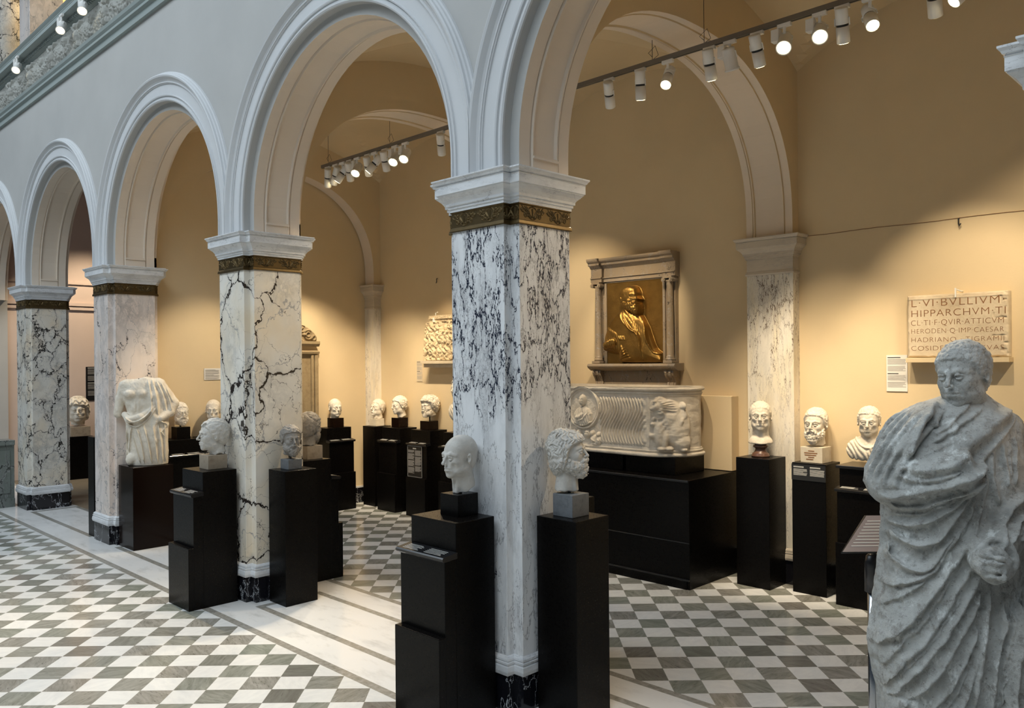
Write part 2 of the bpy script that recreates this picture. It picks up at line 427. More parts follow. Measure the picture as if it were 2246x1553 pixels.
# one wall above the piers: court order, soffit, gallery order
for (a, b, xc, hs) in bays():
    mb = MB(); r1 = hs - .25; r2 = hs - .33
    add_sheet(mb, xc, hs, r1, 3.70, ZTOP)
    add_sheet(mb, xc, hs, r1, 4.30, ZTOP)
    prof = [(3.70, 0), (3.76, 0), (3.76, .08), (3.86, .08), (3.864, .068), (3.872, .068), (3.878, .09), (3.888, .09), (3.894, .066), (3.90, .066),
            (4.10, .066), (4.106, .066), (4.112, .09), (4.122, .09), (4.128, .068), (4.136, .068), (4.14, .08), (4.24, .08), (4.24, 0), (4.30, 0)]
    paths = {}
    rows = []
    for (y, d) in prof:
        rows.append([(x, y, z) for x, z in arch_path(xc, r1 - d)])
    mb.grid(rows)
    # little closing mouldings at the foot of each soffit panel
    for sx in (-1, 1):
        xe = xc + sx * r2
        for (z0, z1, d) in ((CAPZ, CAPZ + .09, .0), (CAPZ + .09, CAPZ + .105, -.012), (CAPZ + .105, CAPZ + .115, .006)):
            mb.box(min(xe, xe - sx * (.0 - d)) - .008, max(xe, xe - sx * (.0 - d)) + .008, 3.88, 4.12, z0, z1)
    mb.add([(a, 3.70, ZTOP), (b, 3.70, ZTOP), (b, 4.30, ZTOP), (a, 4.30, ZTOP)], [(0, 1, 2, 3)])
    o = mb.build('wall_arcade', M['court_paint'], fix=False)
    # inner faces take the paler arch paint
    o.data.materials.append(M['arch_paint']); o.data.materials.append(M['cream'])
    for f in o.data.polygons:
        cy = f.center[1]
        if 3.77 < cy < 4.29: f.material_index = 1
        elif cy >= 4.29 and abs(f.normal[1]) > .9: f.material_index = 2
    tag(o, 'painted plaster arcade wall with a round arch', kind='structure')
# archivolts on the court face and a lighter set on the gallery face
def archivolt(name, xc, hs, r, y0, sgn, prof, mat):
    rows = []
    lim = hs - .002
    for (s, p) in prof:
        row = []
        R = r + s
        path = [(xc - R, CAPZ), (xc - R, SPR)] + [(xc + R * math.cos(PI - PI * k / 72), SPR + R * math.sin(PI * k / 72)) for k in range(1, 72)] + [(xc + R, SPR), (xc + R, CAPZ)]
        for x, z in path:
            x = max(xc - lim, min(xc + lim, x)); row.append((x, y0 - sgn * p, z))
        rows.append(row)
    o = MB().grid(rows).build(name, mat, fix=True)
    return tag(o, 'moulded round archivolt framing the arch', kind='structure')
VP = [(0, 0), (0, .014), (.012, .022), (.022, .022), (.024, .010), (.045, .010), (.047, .004), (.052, .022), (.062, .026), (.066, .012), (.070, .012), (.178, .014), (.180, .024), (.188, .026),
      (.190, .034), (.205, .030), (.222, .038), (.235, .056), (.246, .070), (.262, .076), (.274, .068), (.276, .050), (.290, .044), (.294, .028), (.305, .020), (.308, 0)]
for i, (a, b, xc, hs) in enumerate(bays()):
    archivolt('trim_%d' % (i + 1), xc, hs, hs - .25, 3.70, 1, VP, M['trim_paint'])

# frieze, cornice and string course above the arches (court side)
def band_run(name, prof, mat, x0=-24, x1=8, label=''):
    pr = [(3.72, prof[0][1])] + prof + [(3.72, prof[-1][1])]
    o = MB().prism(pr, x0, x1).build(name, mat); return tag(o, label, kind='structure')
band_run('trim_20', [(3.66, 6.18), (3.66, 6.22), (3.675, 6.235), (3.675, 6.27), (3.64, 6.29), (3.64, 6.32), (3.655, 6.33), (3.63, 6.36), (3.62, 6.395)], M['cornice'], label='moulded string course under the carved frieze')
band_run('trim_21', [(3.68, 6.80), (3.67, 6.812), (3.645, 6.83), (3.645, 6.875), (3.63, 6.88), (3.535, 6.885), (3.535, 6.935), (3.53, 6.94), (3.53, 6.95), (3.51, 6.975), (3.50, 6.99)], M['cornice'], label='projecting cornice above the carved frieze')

# cross walls with their broad transverse arches over the gallery
YB, YP = 7.85, 7.72
def tpath(n=44, a=1.71, b=1.46, yc=6.01, z0=3.6):
    pts = [(yc - a, CAPZ), (yc - a, z0)]
    for k in range(1, n):
        th = PI - PI * k / n; c, s = math.cos(th), math.sin(th); e = 2 / 2.3
        pts.append((yc + a * math.copysign(abs(c) ** e, c), z0 + b * s ** e))
    return pts + [(yc + a, z0), (yc + a, CAPZ)]
def cross_wall(xc, x0, x1, mat_s, top=5.9, inner_only=None):
    mb = MB(); ip = tpath()
    for X in (x0, x1):
        for i in range(len(ip) - 1):
            a, b = ip[i], ip[i + 1]
            def up(p):
                return (p[0], top)
            if abs(a[0] - b[0]) < 1e-6:
                c = (4.25 if a[0] < 6 else YB)
                mb.add([(X, a[0], a[1]), (X, b[0], b[1]), (X, c, b[1]), (X, c, a[1])], [(0, 1, 2, 3)]); continue
            mb.add([(X, a[0], a[1]), (X, b[0], b[1]), (X, b[0], top), (X, a[0], top)], [(0, 1, 2, 3)])
        for (ya, yb) in ((4.25, ip[1][0]), (ip[-2][0], YB)):
            mb.add([(X, ya, 3.6), (X, yb, 3.6), (X, yb, top), (X, ya, top)], [(0, 1, 2, 3)])
    w = x1 - x0
    if w > .4:
        prof = [(0, 0), (.07, 0), (.074, -.008), (.082, -.008), (.086, .006), (.094, .006), (.10, -.010), (w - .10, -.010), (w - .094, .006), (w - .086, .006), (w - .082, -.008), (w - .074, -.008), (w - .07, 0), (w, 0)]
    else:
        prof = [(0, 0), (w, 0)]
    rows = []
    for (dx, d) in prof:
        row = []
        for (y, z) in ip:
            yy = y - (y - 6.01) * d / 1.5; zz = z - max(0, z - 3.6) * d / 1.5
            row.append((x0 + dx, yy, zz))
        rows.append(row)
    mb.grid(rows)
    o = mb.build('wall_cross', M['cream'], fix=False); o.data.materials.append(M['arch_paint'])
    for f in o.data.polygons:
        if abs(f.normal[0]) < .9: f.material_index = 1
    return tag(o, 'cream cross wall pierced by a broad arch', kind='structure')
for xc in (-7.46, -3.98, -.48): cross_wall(xc, xc - .25, xc + .25, None)
cross_wall(-11.0, -10.98, -10.75, None)
# gallery shell
def wallbox(name, x0, x1, y0, y1, z0, z1, mat, label):
    return tag(MB().box(x0, x1, y0, y1, z0, z1).build(name, mat), label, kind='structure')
wallbox('wall_back', -11.1, 3.3, YB, YB + .15, 0, 6.2, M['cream'], 'cream back wall of the sculpture gallery')
wallbox('wall_end', -11.15, -11.0, 4.302, YB + .15, 0, 6.2, M['cream'], 'cream end wall of the sculpture gallery')
wallbox('wall_right', 3.02, 3.2, 4.3, YB + .15, 0, 6.2, M['cream'], 'cream wall closing the gallery')
# groin vault over each bay
def vault(x0, x1, y0=4.30, y1=YB, z0=5.12, k=.47):
    n = 36; P = []
    for i in range(n + 1):
        u = -1 + 2 * i / n; row = []
        for j in range(n + 1):
            v = -1 + 2 * j / n
            row.append((x0 + (x1 - x0) * i / n, y0 + (y1 - y0) * j / n, z0 + k * max(1 - u * u, 1 - v * v)))
        P.append(row)
    o = MB().grid(P).build('ceiling', M['cream'], fix=False)
    return tag(o, 'cream groin vault over one bay of the gallery', kind='structure')
for a, b in ((-10.75, -7.71), (-7.21, -4.23), (-3.73, -.73), (-.23, 3.02)): vault(a, b)
wallbox('ceiling', -11.1, 3.3, 4.3, YB + .1, 6.2, 6.3, M['cream'], 'flat slab over the vaults')
# black marble baseboard along the gallery walls
for i, (x0, x1, y0, y1) in enumerate(((-11.0, 3.0, YB - .02, YB), (-11.0, -10.98, 4.32, YB))):
    wallbox(('baseboard_back', 'baseboard_end')[i], x0, x1, y0, y1, 0, .24, M['marble_black'], 'black marble baseboard')
    wallbox('trim_%d' % (30 + i), x0, x1 + (0 if i == 0 else .005), y0 - (.006 if i == 0 else 0), y1, .24, .265, M['marble_cap'], 'white marble fillet above the baseboard')

# ---- piers
def ring(p, hx=.25, hy=.305, bx=.33, by=.245):
    a, b, c, d = hx + p, hy + p, bx + p, by + p
    return [(-a, -b), (a, -b), (a, -d), (c, -d), (c, d), (a, d), (a, b), (-a, b), (-a, d), (-c, d), (-c, -d), (-a, -d)]
def halfring(p, w=.25, dep=.13):
    """wall pilaster, y=0 is the wall"""
    return [(-w - p, 0), (-w - p, -dep - p), (w + p, -dep - p), (w + p, 0)]
def stack(prof, ringf):
    mb = MB(); n = len(ringf(0)); 
    for (p, z) in prof: mb.v += [(x, y, z) for x, y in ringf(p)]
    for i in range(len(prof) - 1):
        for k in range(n): mb.f.append((i * n + k, i * n + (k + 1) % n, (i + 1) * n + (k + 1) % n, (i + 1) * n + k))
    mb.f.append(tuple(range(n))[::-1]); m = len(prof) - 1; mb.f.append(tuple(m * n + k for k in range(n)))
    return mb
CAP = [(0, 3.262), (.012, 3.262), (.012, 3.280), (.020, 3.284), (.020, 3.300), (.030, 3.304), (.030, 3.320), (.036, 3.330), (.046, 3.345), (.060, 3.358), (.072, 3.368), (.074, 3.374), (.080, 3.376), (.080, 3.430), (.084, 3.434), (.078, 3.437),
       (.078, 3.442), (.088, 3.445), (.092, 3.455), (.102, 3.466), (.102, 3.475), (0, 3.475)]
BANDP = [(0, 3.126), (.012, 3.126), (.013, 3.132), (.010, 3.150), (.004, 3.156), (.003, 3.250), (.010, 3.256), (.010, 3.262)]
BASEM = [(.026, .237), (.03, .245), (.034, .262), (.030, .292), (.022, .300), (.022, .303), (.027, .306), (.027, .318), (.018, .322), (.018, .325), (.022, .328), (.020, .340), (.008, .352), (0, .356)]
def palmette(w, h, nx, ny, seed=0):
    """height map of the bronze ornament on a face w wide, h high"""
    X, Z = np.meshgrid(np.linspace(0, w, nx), np.linspace(0, h, ny))
    H = np.zeros_like(X); k = max(1, round(w / .25)); cw = w / k
    for i in range(k):
        cx = cw * (i + .5); dx = X - cx; dz = Z - .012
        r = np.hypot(dx, dz); a = np.arctan2(dx, dz)
        rays = np.clip(np.cos(a * 9), 0, 1) * (r < .062) * (r > .006) * (np.abs(a) < 1.35)
        H += rays * .005
        H += .005 * np.exp(-((np.hypot(dx, Z - .046) - .042) / .0028) ** 2)
        for s in (-1, 1):
            for (ox, oz, rr) in ((.066, .030, .013), (.092, .062, .012), (.060, .068, .010)):
                H += .0045 * np.exp(-((np.hypot(dx - s * ox, Z - oz) - rr) / .0028) ** 2) + .004 * np.exp(-(np.hypot(dx - s * ox, Z - oz) / .004) ** 2)
            for q in range(4):
                t0 = .03 + q * .022
                H += .004 * np.exp(-(((Z - (.012 + (s * dx - .01) * (.5 + .35 * q)))) / .003) ** 2) * ((s * dx > .012) & (s * dx < cw * .47))
    return np.clip(H, 0, .0075)
def band_mesh():
    mb = stack(BANDP, ring)
    rg = ring(.003); n = len(rg); h = .088
    for k in range(n):
        a, b = rg[k], rg[(k + 1) % n]; w = math.hypot(b[0] - a[0], b[1] - a[1])
        nx, ny = max(8, int(w / .0035)), 26
        H = palmette(w, h, nx, ny); tx, ty = (b[0] - a[0]) / w, (b[1] - a[1]) / w; nxn, nyn = ty, -tx
        P = []
        for j in range(ny):
            P.append([(a[0] + tx * w * i / (nx - 1) + nxn * (.0005 + H[j, i]), a[1] + ty * w * i / (nx - 1) + nyn * (.0005 + H[j, i]), 3.159 + h * j / (ny - 1)) for i in range(nx)])
        mb.grid(P)
    return mb
_bm = None
PIERLAB = {-3.98: ('nearest free-standing marble pier with blue-black streaked veins between two tall arches', M['marble1']),
           -7.46: ('second marble pier with large black-outlined cells, behind the bearded head on grey block', M['marble2']),
           -11.0: ('third marble pier, pale and pinkish, behind the headless torso', M['marble3']),
           -14.5: ('farthest marble pier at the left with small dark cells beside the stone parapet', M['marble4']),
           -0.48: ('marble pier whose capital corner shows at the right edge of the photo', M['marble3'])}
for xc, (lab, mm) in PIERLAB.items():
    t_ = empty('marble_pier', (xc, 4.0, 0), 0, lab, 'pillar')
    stack([(0, .340), (0, 3.13)], ring).build('shaft', mm, t_, bevel=.003)
    stack(BASEM, ring).build('base_moulding', M['marble_cap'], t_)
    stack([(.012, 0), (.012, .237)], ring).build('plinth', M['marble_black'], t_)
    if _bm is None: _bm = band_mesh().build('bronze_band', M['bronze'], t_, fix=False)
    else:
        c = _bm.copy(); COL.objects.link(c); c.parent = t_
    stack(CAP, ring).build('capital', M['marble_cap'], t_)
# ---- wall pilasters
def pilaster(xc, lab, half=None):
    rf = halfring if not half else (lambda p: [(0, 0), (0, -.13 - p), (.25 + p, -.13 - p), (.25 + p, 0)])
    t_ = empty('wall_pilaster', (xc, YB, 0), 0, lab, 'pillar')
    stack([(0, .30), (0, 3.10)], rf).build('shaft', M['marble_wall'], t_)
    stack([(.012, 0), (.012, .237)], rf).build('plinth', M['marble_black'], t_)
    stack(BASEM, rf).build('base_moulding', M['marble_cap_warm'], t_)
    stack([(0, 3.095), (.010, 3.097), (.014, 3.112), (.008, 3.122), (.006, 3.13), (0, 3.14), (0, 3.262)] + CAP[1:], rf).build('capital', M['marble_cap_warm'], t_)
pilaster(-3.98, 'streaked marble wall pilaster on the back wall between the sarcophagus and the inscription')
pilaster(-7.46, 'marble wall pilaster on the back wall hidden behind the nearest pier')
pilaster(-11.0, 'narrow marble corner pilaster at the far left end of the gallery back wall', True)
pilaster(-.48, 'marble wall pilaster on the back wall behind the large toga statue')
# ------------------------------------------------------------------ sculpting with distance fields
f32 = np.float32
def surface_nets(F, org, h):
    s = F < 0
    nx, ny, nz = F.shape
    cs = s[:-1, :-1, :-1].astype(np.int8)
    tot = np.zeros((nx - 1, ny - 1, nz - 1), np.int8)
    for dx in (0, 1):
        for dy in (0, 1):
            for dz in (0, 1): tot += s[dx:nx - 1 + dx, dy:ny - 1 + dy, dz:nz - 1 + dz]
    act = (tot > 0) & (tot < 8)
    ix, iy, iz = np.nonzero(act)
    idx = -np.ones(act.shape, np.int64); idx[act] = np.arange(len(ix))
    acc = np.zeros((len(ix), 3)); cnt = np.zeros(len(ix))
    cor = [(a, b, c) for a in (0, 1) for b in (0, 1) for c in (0, 1)]
    for i, a in enumerate(cor):
        for b in cor[i + 1:]:
            if sum(abs(x - y) for x, y in zip(a, b)) != 1: continue
            fa = F[ix + a[0], iy + a[1], iz + a[2]]; fb = F[ix + b[0], iy + b[1], iz + b[2]]
            m = (fa < 0) != (fb < 0)
            t = np.where(m, fa / np.where(m, fa - fb, 1), 0)
            for k in range(3): acc[:, k] += np.where(m, a[k] + (b[k] - a[k]) * t, 0)
            cnt += m
    V = (acc / cnt[:, None] + np.stack([ix, iy, iz], 1)) * h + np.array(org)
    Q = []
    for ax in range(3):
        o1, o2 = [(1, 2), (2, 0), (0, 1)][ax]
        sl0 = [slice(1, -1)] * 3; sl1 = [slice(1, -1)] * 3
        sl0[ax] = slice(0, -1); sl1[ax] = slice(1, None)
        A = s[tuple(sl0)]; B = s[tuple(sl1)]
        cr = np.nonzero(A != B); flip = A[cr]
        p = np.stack(cr, 1).astype(np.int64)
        for k in range(3):
            if k != ax: p[:, k] += 1
        def cell(d1, d2):
            q = p.copy(); q[:, o1] -= d1; q[:, o2] -= d2
            return idx[q[:, 0], q[:, 1], q[:, 2]]
        a, b, c, d = cell(1, 1), cell(0, 1), cell(0, 0), cell(1, 0)
        q = np.where(flip[:, None], np.stack([a, b, c, d], 1), np.stack([d, c, b, a], 1))
        Q.append(q)
    return V, np.concatenate(Q)
def mkgrid(lo, hi, h):
    ax = [np.arange(lo[k], hi[k] + h, h, dtype=f32) for k in range(3)]
    X, Y, Z = np.meshgrid(*ax, indexing='ij')
    return X, Y, Z
def smin(a, b, k):
    h = np.maximum(k - np.abs(a - b), 0) / k
    return np.minimum(a, b) - h * h * k * .25
def smax(a, b, k): return -smin(-a, -b, k)
def ell(P, c, r):
    x, y, z = P[0] - f32(c[0]), P[1] - f32(c[1]), P[2] - f32(c[2])
    k0 = np.sqrt((x / r[0]) ** 2 + (y / r[1]) ** 2 + (z / r[2]) ** 2)
    k1 = np.sqrt((x / r[0] ** 2) ** 2 + (y / r[1] ** 2) ** 2 + (z / r[2] ** 2) ** 2) + 1e-6
    return (k0 * (k0 - 1) / k1).astype(f32)
def sph(P, c, r): return (np.sqrt((P[0] - c[0]) ** 2 + (P[1] - c[1]) ** 2 + (P[2] - c[2]) ** 2) - r).astype(f32)
def cap(P, a, b, r1, r2=None):
    r2 = r1 if r2 is None else r2
    a = np.array(a, f32); b = np.array(b, f32); d = b - a; L = float(d @ d) + 1e-9
    t = ((P[0] - a[0]) * d[0] + (P[1] - a[1]) * d[1] + (P[2] - a[2]) * d[2]) / L
    t = np.clip(t, 0, 1)
    return (np.sqrt((P[0] - a[0] - t * d[0]) ** 2 + (P[1] - a[1] - t * d[1]) ** 2 + (P[2] - a[2] - t * d[2]) ** 2) - (r1 + (r2 - r1) * t)).astype(f32)
def chain(P, pts, rs, k=0.004):
    d = None
    for i in range(len(pts) - 1):
        c = cap(P, pts[i], pts[i + 1], rs[i], rs[i + 1]); d = c if d is None else smin(d, c, k)
    return d
def hsh(i, j, k, s):
    n = (i * 374761393 + j * 668265263 + k * 2147483647 + s * 974634777) & 0xffffffff
    n = ((n ^ (n >> 13)) * 1274126177) & 0xffffffff
    return ((n ^ (n >> 16)) & 0xffff) / 65535.0
def worley(p, cell, seed=0):
    """p: N x 3 -> distance to nearest jittered point, in cells, plus its random value"""
    q = p / cell; b = np.floor(q).astype(np.int64); best = np.full(len(p), 9.0); rv = np.zeros(len(p))
    for dx in (-1, 0, 1):
        for dy in (-1, 0, 1):
            for dz in (-1, 0, 1):
                i, j, k = b[:, 0] + dx, b[:, 1] + dy, b[:, 2] + dz
                px = i + hsh(i, j, k, seed); py = j + hsh(i, j, k, seed + 1); pz = k + hsh(i, j, k, seed + 2)
                d = np.sqrt((q[:, 0] - px) ** 2 + (q[:, 1] - py) ** 2 + (q[:, 2] - pz) ** 2)
                m = d < best; best = np.where(m, d, best); rv = np.where(m, hsh(i, j, k, seed + 3), rv)
    return best, rv
def vnoise(p, cell, seed=0):
    q = p / cell; b = np.floor(q).astype(np.int64); f = q - b; f = f * f * (3 - 2 * f); r = np.zeros(len(p))
    for dx in (0, 1):
        for dy in (0, 1):
            for dz in (0, 1):
                w = (f[:, 0] if dx else 1 - f[:, 0]) * (f[:, 1] if dy else 1 - f[:, 1]) * (f[:, 2] if dz else 1 - f[:, 2])
                r += w * hsh(b[:, 0] + dx, b[:, 1] + dy, b[:, 2] + dz, seed)
    return r
def in_band(F, w): return np.abs(F) < w
def displace(F, P, w, fn):
    m = in_band(F, w)
    p = np.stack([P[0][m], P[1][m], P[2][m]], 1).astype(np.float64)
    F[m] -= fn(p).astype(f32)
    return F
def curls(p, cell, amp, seed, kind='curl'):
    if kind == 'curl':
        d, r = worley(p, cell, seed)
        e = 1 - np.clip(d, 0, 1.05) ** 2
        return amp * (e * 1.5 - .55 + .16 * np.cos(d * 13 + r * 6))
    if kind == 'comb':      # short locks combed forward
        q = p * np.array([1.0, .33, .6]); d, r = worley(q, cell * .55, seed)
        return amp * ((1 - np.clip(d, 0, 1.1)) - .35) + amp * .35 * (vnoise(p, cell * .3, seed) - .5)
    if kind == 'locks':     # long wavy strands
        n = vnoise(p, .05, seed) - .5; n2 = vnoise(p, .03, seed + 3) - .5
        q = p + np.stack([n * .035, n2 * .035, n * 0], 1) + np.stack([.006 * np.sin(p[:, 2] * 130), .006 * np.cos(p[:, 2] * 130), 0 * n], 1)
        d, r = worley(q * np.array([1.0, 1.0, .30]), cell * .62, seed)
        return amp * ((1 - np.clip(d, 0, 1.05) ** 2) * 1.5 - .5)
    if kind == 'wave':
        a = np.arctan2(p[:, 0], p[:, 1]); n = vnoise(p, cell * 2, seed)
        return amp * (np.sin((p[:, 2] / cell + 1.8 * n + .4 * np.sin(a * 9)) * 4) * .5 + .25 * np.sin(a * 34 + n * 7))
    return 0 * p[:, 0]
def sdf_head(P, o):
    X, Y, Z = P; aX = np.abs(X); S = (aX, Y, Z)
    age = o.get('age', .4); full = o.get('full', 0.0)
    d = ell(P, (0, .018, .150), (.079 + full * .004, .098, .090))
    d = smin(d, ell(P, (0, -.028, .148), (.064, .060, .056)), .03)
    d = smin(d, ell(P, (0, -.028, .084), (.064 + full * .006, .066, .072)), .03)
    d = smin(d, ell(P, (0, -.024, .046), (.060 + full * .008, .058, .042)), .028)
    d = smin(d, ell(S, (.040, -.012, .048), (.022 + full * .004, .036, .030)), .02)
    d = smin(d, sph(S, (.040, -.064, .094), .020), .024)
    d = smin(d, ell(P, (0, -.074, .016), (.024, .019, .017)), .024)
    d = smin(d, ell(P, (0, -.076, .053), (.030, .026, .026)), .016)
    # neck
    nb = o.get('neck', -.10); lean = o.get('lean', .02)
    d = smin(d, cap(P, (0, .016, .045), (0, .016 + lean, nb + .02), .056 + full * .006, .063 + full * .006), .03)
    if age > .3:
        d = smin(d, chain(S, [(.020, -.030, -.01), (.010, -.035, nb + .02)], [.012, .012]), .02)
    # sockets, brow, nose
    d = smax(d, -ell(S, (.032, -.105, .119), (.021, .023, .0135)), .014)
    d = smin(d, chain(S, [(.008, -.092, .136), (.030, -.090, .141), (.052, -.068, .134)], [.0085, .0085 + age * .003, .007]), .012)
    if not o.get('nonose'):
        d = smin(d, cap(P, (0, -.093, .135), (0, -.1175, .094), .0072, .0092), .008)
        d = smin(d, sph(P, (0, -.1205, .0895), .0092), .006)
        d = smin(d, sph(S, (.0115, -.106, .086), .0075), .006)
        d = smax(d, -sph(S, (.0065, -.1135, .0785), .0032), .003)
    else:
        d = smin(d, cap(P, (0, -.088, .132), (0, -.099, .094), .0085, .0115), .012)
    d = smin(d, sph(S, (.0315, -.0775, .1185), .0158), .002)
    d = smin(d, chain(S, [(.017, -.0905, .1195), (.024, -.0955, .126), (.034, -.0955, .128), (.044, -.087, .124), (.049, -.077, .118)], [.0028, .0034, .0038, .0034, .0025]), .002)
    d = smin(d, chain(S, [(.018, -.0905, .118), (.026, -.094, .1115), (.036, -.093, .110), (.047, -.080, .116)], [.002, .003, .003, .002]), .003)
    # mouth
    d = smin(d, chain(S, [(0, -.0995, .0605), (.008, -.0995, .062), (.028, -.084, .0545)], [.005, .005, .003]), .005)
    d = smin(d, chain(S, [(0, -.0975, .0475), (.010, -.096, .048), (.026, -.085, .0525)], [.0062, .0062, .003]), .005)
    d = smax(d, -chain(S, [(0, -.1065, .0545), (.012, -.104, .055), (.031, -.0885, .053)], [.0026, .0028, .0022]), .002)
    d = smax(d, -sph(P, (0, -.101, .0335), .007), .009)
    if age > .25:
        d = smax(d, -chain(S, [(.019, -.104, .088), (.030, -.096, .068), (.033, -.088, .050)], [.003, .0032, .002]), .008 )
    if age > .6:
        d = smax(d, -ell(S, (.050, -.080, .064), (.012, .012, .022)), .016)
        d = smax(d, -chain(S, [(0, -.098, .166), (.03, -.090, .167)], [.0022, .0015]), .004)
        d = smax(d, -chain(S, [(0, -.094, .178), (.03, -.086, .178)], [.0022, .0015]), .004)
        d = smax(d, -chain(S, [(.006, -.104, .140), (.007, -.100, .152)], [.002, .001]), .003)
    # ears
    if not o.get('noear'):
        e = ell((aX * .97 + Y * .22 - .003, Y, Z), (.0825, .010, .108), (.0085, .0185, .030))
        e = smax(e, -ell(S, (.093, -.001, .112), (.010, .0095, .016)), .004)
        d = smin(d, e, .004)
    face = d.copy()
    # hair
    th = o.get('hair', .006)
    hk = o.get('kind', 'comb'); seed = o.get('seed', 0); amp = o.get('amp', .004); cell = o.get('cell', .018)
    if th > 0:
        hl = o.get('hairline', 0.0)
        yy = [-.14, -.085, -.06, -.045, -.028, -.012, .004, .03, .06, .13]; zz = [.195, .186, .176, .160, .120, .098, .100, .075, .045, .020]
        if o.get('long'): zz = [.185, .176, .166, .15, .12, .06, .02, -.02, -.04, -.05]
        fy = np.interp(Y, yy, np.array(zz) - hl).astype(f32)
        hd = ell(P, (0, .018, .150), (.079 + th + full * .004, .098 + th, .090 + th))
        hd = smin(hd, ell(P, (0, -.026, .150), (.065 + th, .060 + th, .055 + th)), .02)
        if not o.get('long'): hd = smin(hd, ell(P, (0, .050, .085), (.058 + th * .5, .052 + th * .6, .06)), .03)
        else: hd = smin(smin(hd, ell(S, (.052, .02, .085), (.030 + th, .045 + th, .075)), .03), ell(P, (0, .055, .05), (.055 + th, .045 + th, .08)), .03)
        mask = Z - fy
        hd = smax(hd, -mask * .8, .016)
        near = np.abs(hd) < (amp * 2.2 + .004)
        p = np.stack([X[near], Y[near], Z[near]], 1).astype(np.float64)
        hd[near] -= (curls(p, cell, amp, seed, hk) * np.clip(mask[near] / .012 + .3, 0, 1)).astype(f32)
        d = smin(d, hd, .007)
    # beard
    bt = o.get('beard', 0)
    if bt > 0:
        bl = np.interp(Y, [-.14, -.088, -.070, -.050, -.02, .0, .02], [.041, .041, .052, .066, .085, .095, -.05]).astype(f32)
        bd = ell(P, (0, -.028, .040), (.063 + bt, .062 + bt, .046 + bt))
        bd = smin(bd, ell(P, (0, -.072, .004), (.028 + bt * .6, .024 + bt * .8, .030 + bt)), .02)
        bd = smin(bd, ell(S, (.050, -.015, .07), (.014 + bt * .4, .03, .035)), .02)
        bm_ = bl - Z
        bd = smax(bd, -bm_, .006)
        ms = chain(S, [(.003, -.1085, .068), (.016, -.104, .064), (.032, -.090, .050), (.036, -.084, .036)], [.006, .0075, .0075, .006])
        bd = smin(bd, ms, .004)
        ba = o.get('bamp', .004); near = np.abs(bd) < (ba * 2.2 + .004)
        p = np.stack([X[near], Y[near], Z[near]], 1).astype(np.float64)
        bd[near] -= curls(p, o.get('bcell', .014), ba, seed + 7, o.get('bkind', 'curl')).astype(f32)
        d = smin(d, bd, .003)
    return d
def make_head(name, o, mat, parent, h=.0034, loc=(0, 0, 0), rot=0, tilt=0, roll=0):
    s = o.get('s', 1.0); nb = o.get('neck', -.10); w = o.get('bustw', .12)
    lo = (-w, -.15 - o.get('fr', 0), nb - .04 - o.get('bustz', 0)); hi = (w, .15 + o.get('bk', 0), .27)
    P = mkgrid(lo, hi, h / s)
    d = sdf_head(P, o)
    X, Y, Z = P
    if o.get('bust'):
        # shoulders and draped chest of a cut bust
        bz = nb - o['bustz']
        ch = ell(P, (0, .03, nb - .07), (w * .86, .105, .13))
        ch = smin(ch, ell(P, (0, .02, nb - .02), (.085, .07, .06)), .05)
        ch = smax(ch, (bz + .0 - Z) + .35 * np.abs(X) ** 1.6 * 6 * .1, .01)
        rr = np.sqrt(X ** 2 + (Z - nb - .02) ** 2)
        if o.get('drape'):
            near = np.abs(ch) < .03
            xn, zn = X[near], Z[near] - nb
            cx0 = (xn * .75 + (zn + .10) * .55)           # folds fall from one shoulder across the chest
            low = np.clip((.02 - zn - .55 * np.clip(.075 - np.abs(xn + .01), 0, 1) * 2) / .02, 0, 1)
            sag = cx0 + .25 * (zn + .05) ** 2 * 6 + .004 * np.sin(xn * 60)
            fold = (np.abs(np.sin(sag * 95)) ** 1.5 * .008 + .004) * low
            rim_ = np.exp(-((zn + .035 - 1.6 * xn ** 2 * 4) / .010) ** 2) * .010 * (np.abs(xn) < .11)
            fold = fold + rim_
            ch[near] -= (fold * (Y[near] < .06)).astype(f32)
        d = smin(d, ch, .012)
    else:
        cut = o.get('cut', 'ragged')
        pl = (nb + .012 + .30 * (Y + .02) * o.get('cutslope', 0.6)) - Z
        nz = (np.sin(X * 90 + Y * 50) + np.sin(Y * 120 - X * 40)) * .0025
        d = smax(d, (pl + nz).astype(f32), .008)
    for (c, r) in o.get('chips', []):
        d = smax(d, -sph(P, c, r), .006)
    sd = o.get('seed', 0); wear = o.get('wear', .0012)
    displace(d, P, .012, lambda p: (vnoise(p, .022, sd) - .5) * wear * 2 + (vnoise(p, .007, sd + 5) - .5) * wear)
    V, Q = surface_nets(d, lo, h / s)
    V = V * s
    R = Matrix.Rotation(rot, 3, 'Z') @ Matrix.Rotation(tilt, 3, 'X') @ Matrix.Rotation(roll, 3, 'Y')
    V = V @ np.array(R).T
    return npobj(name, V, Q, mat, parent, True, loc)
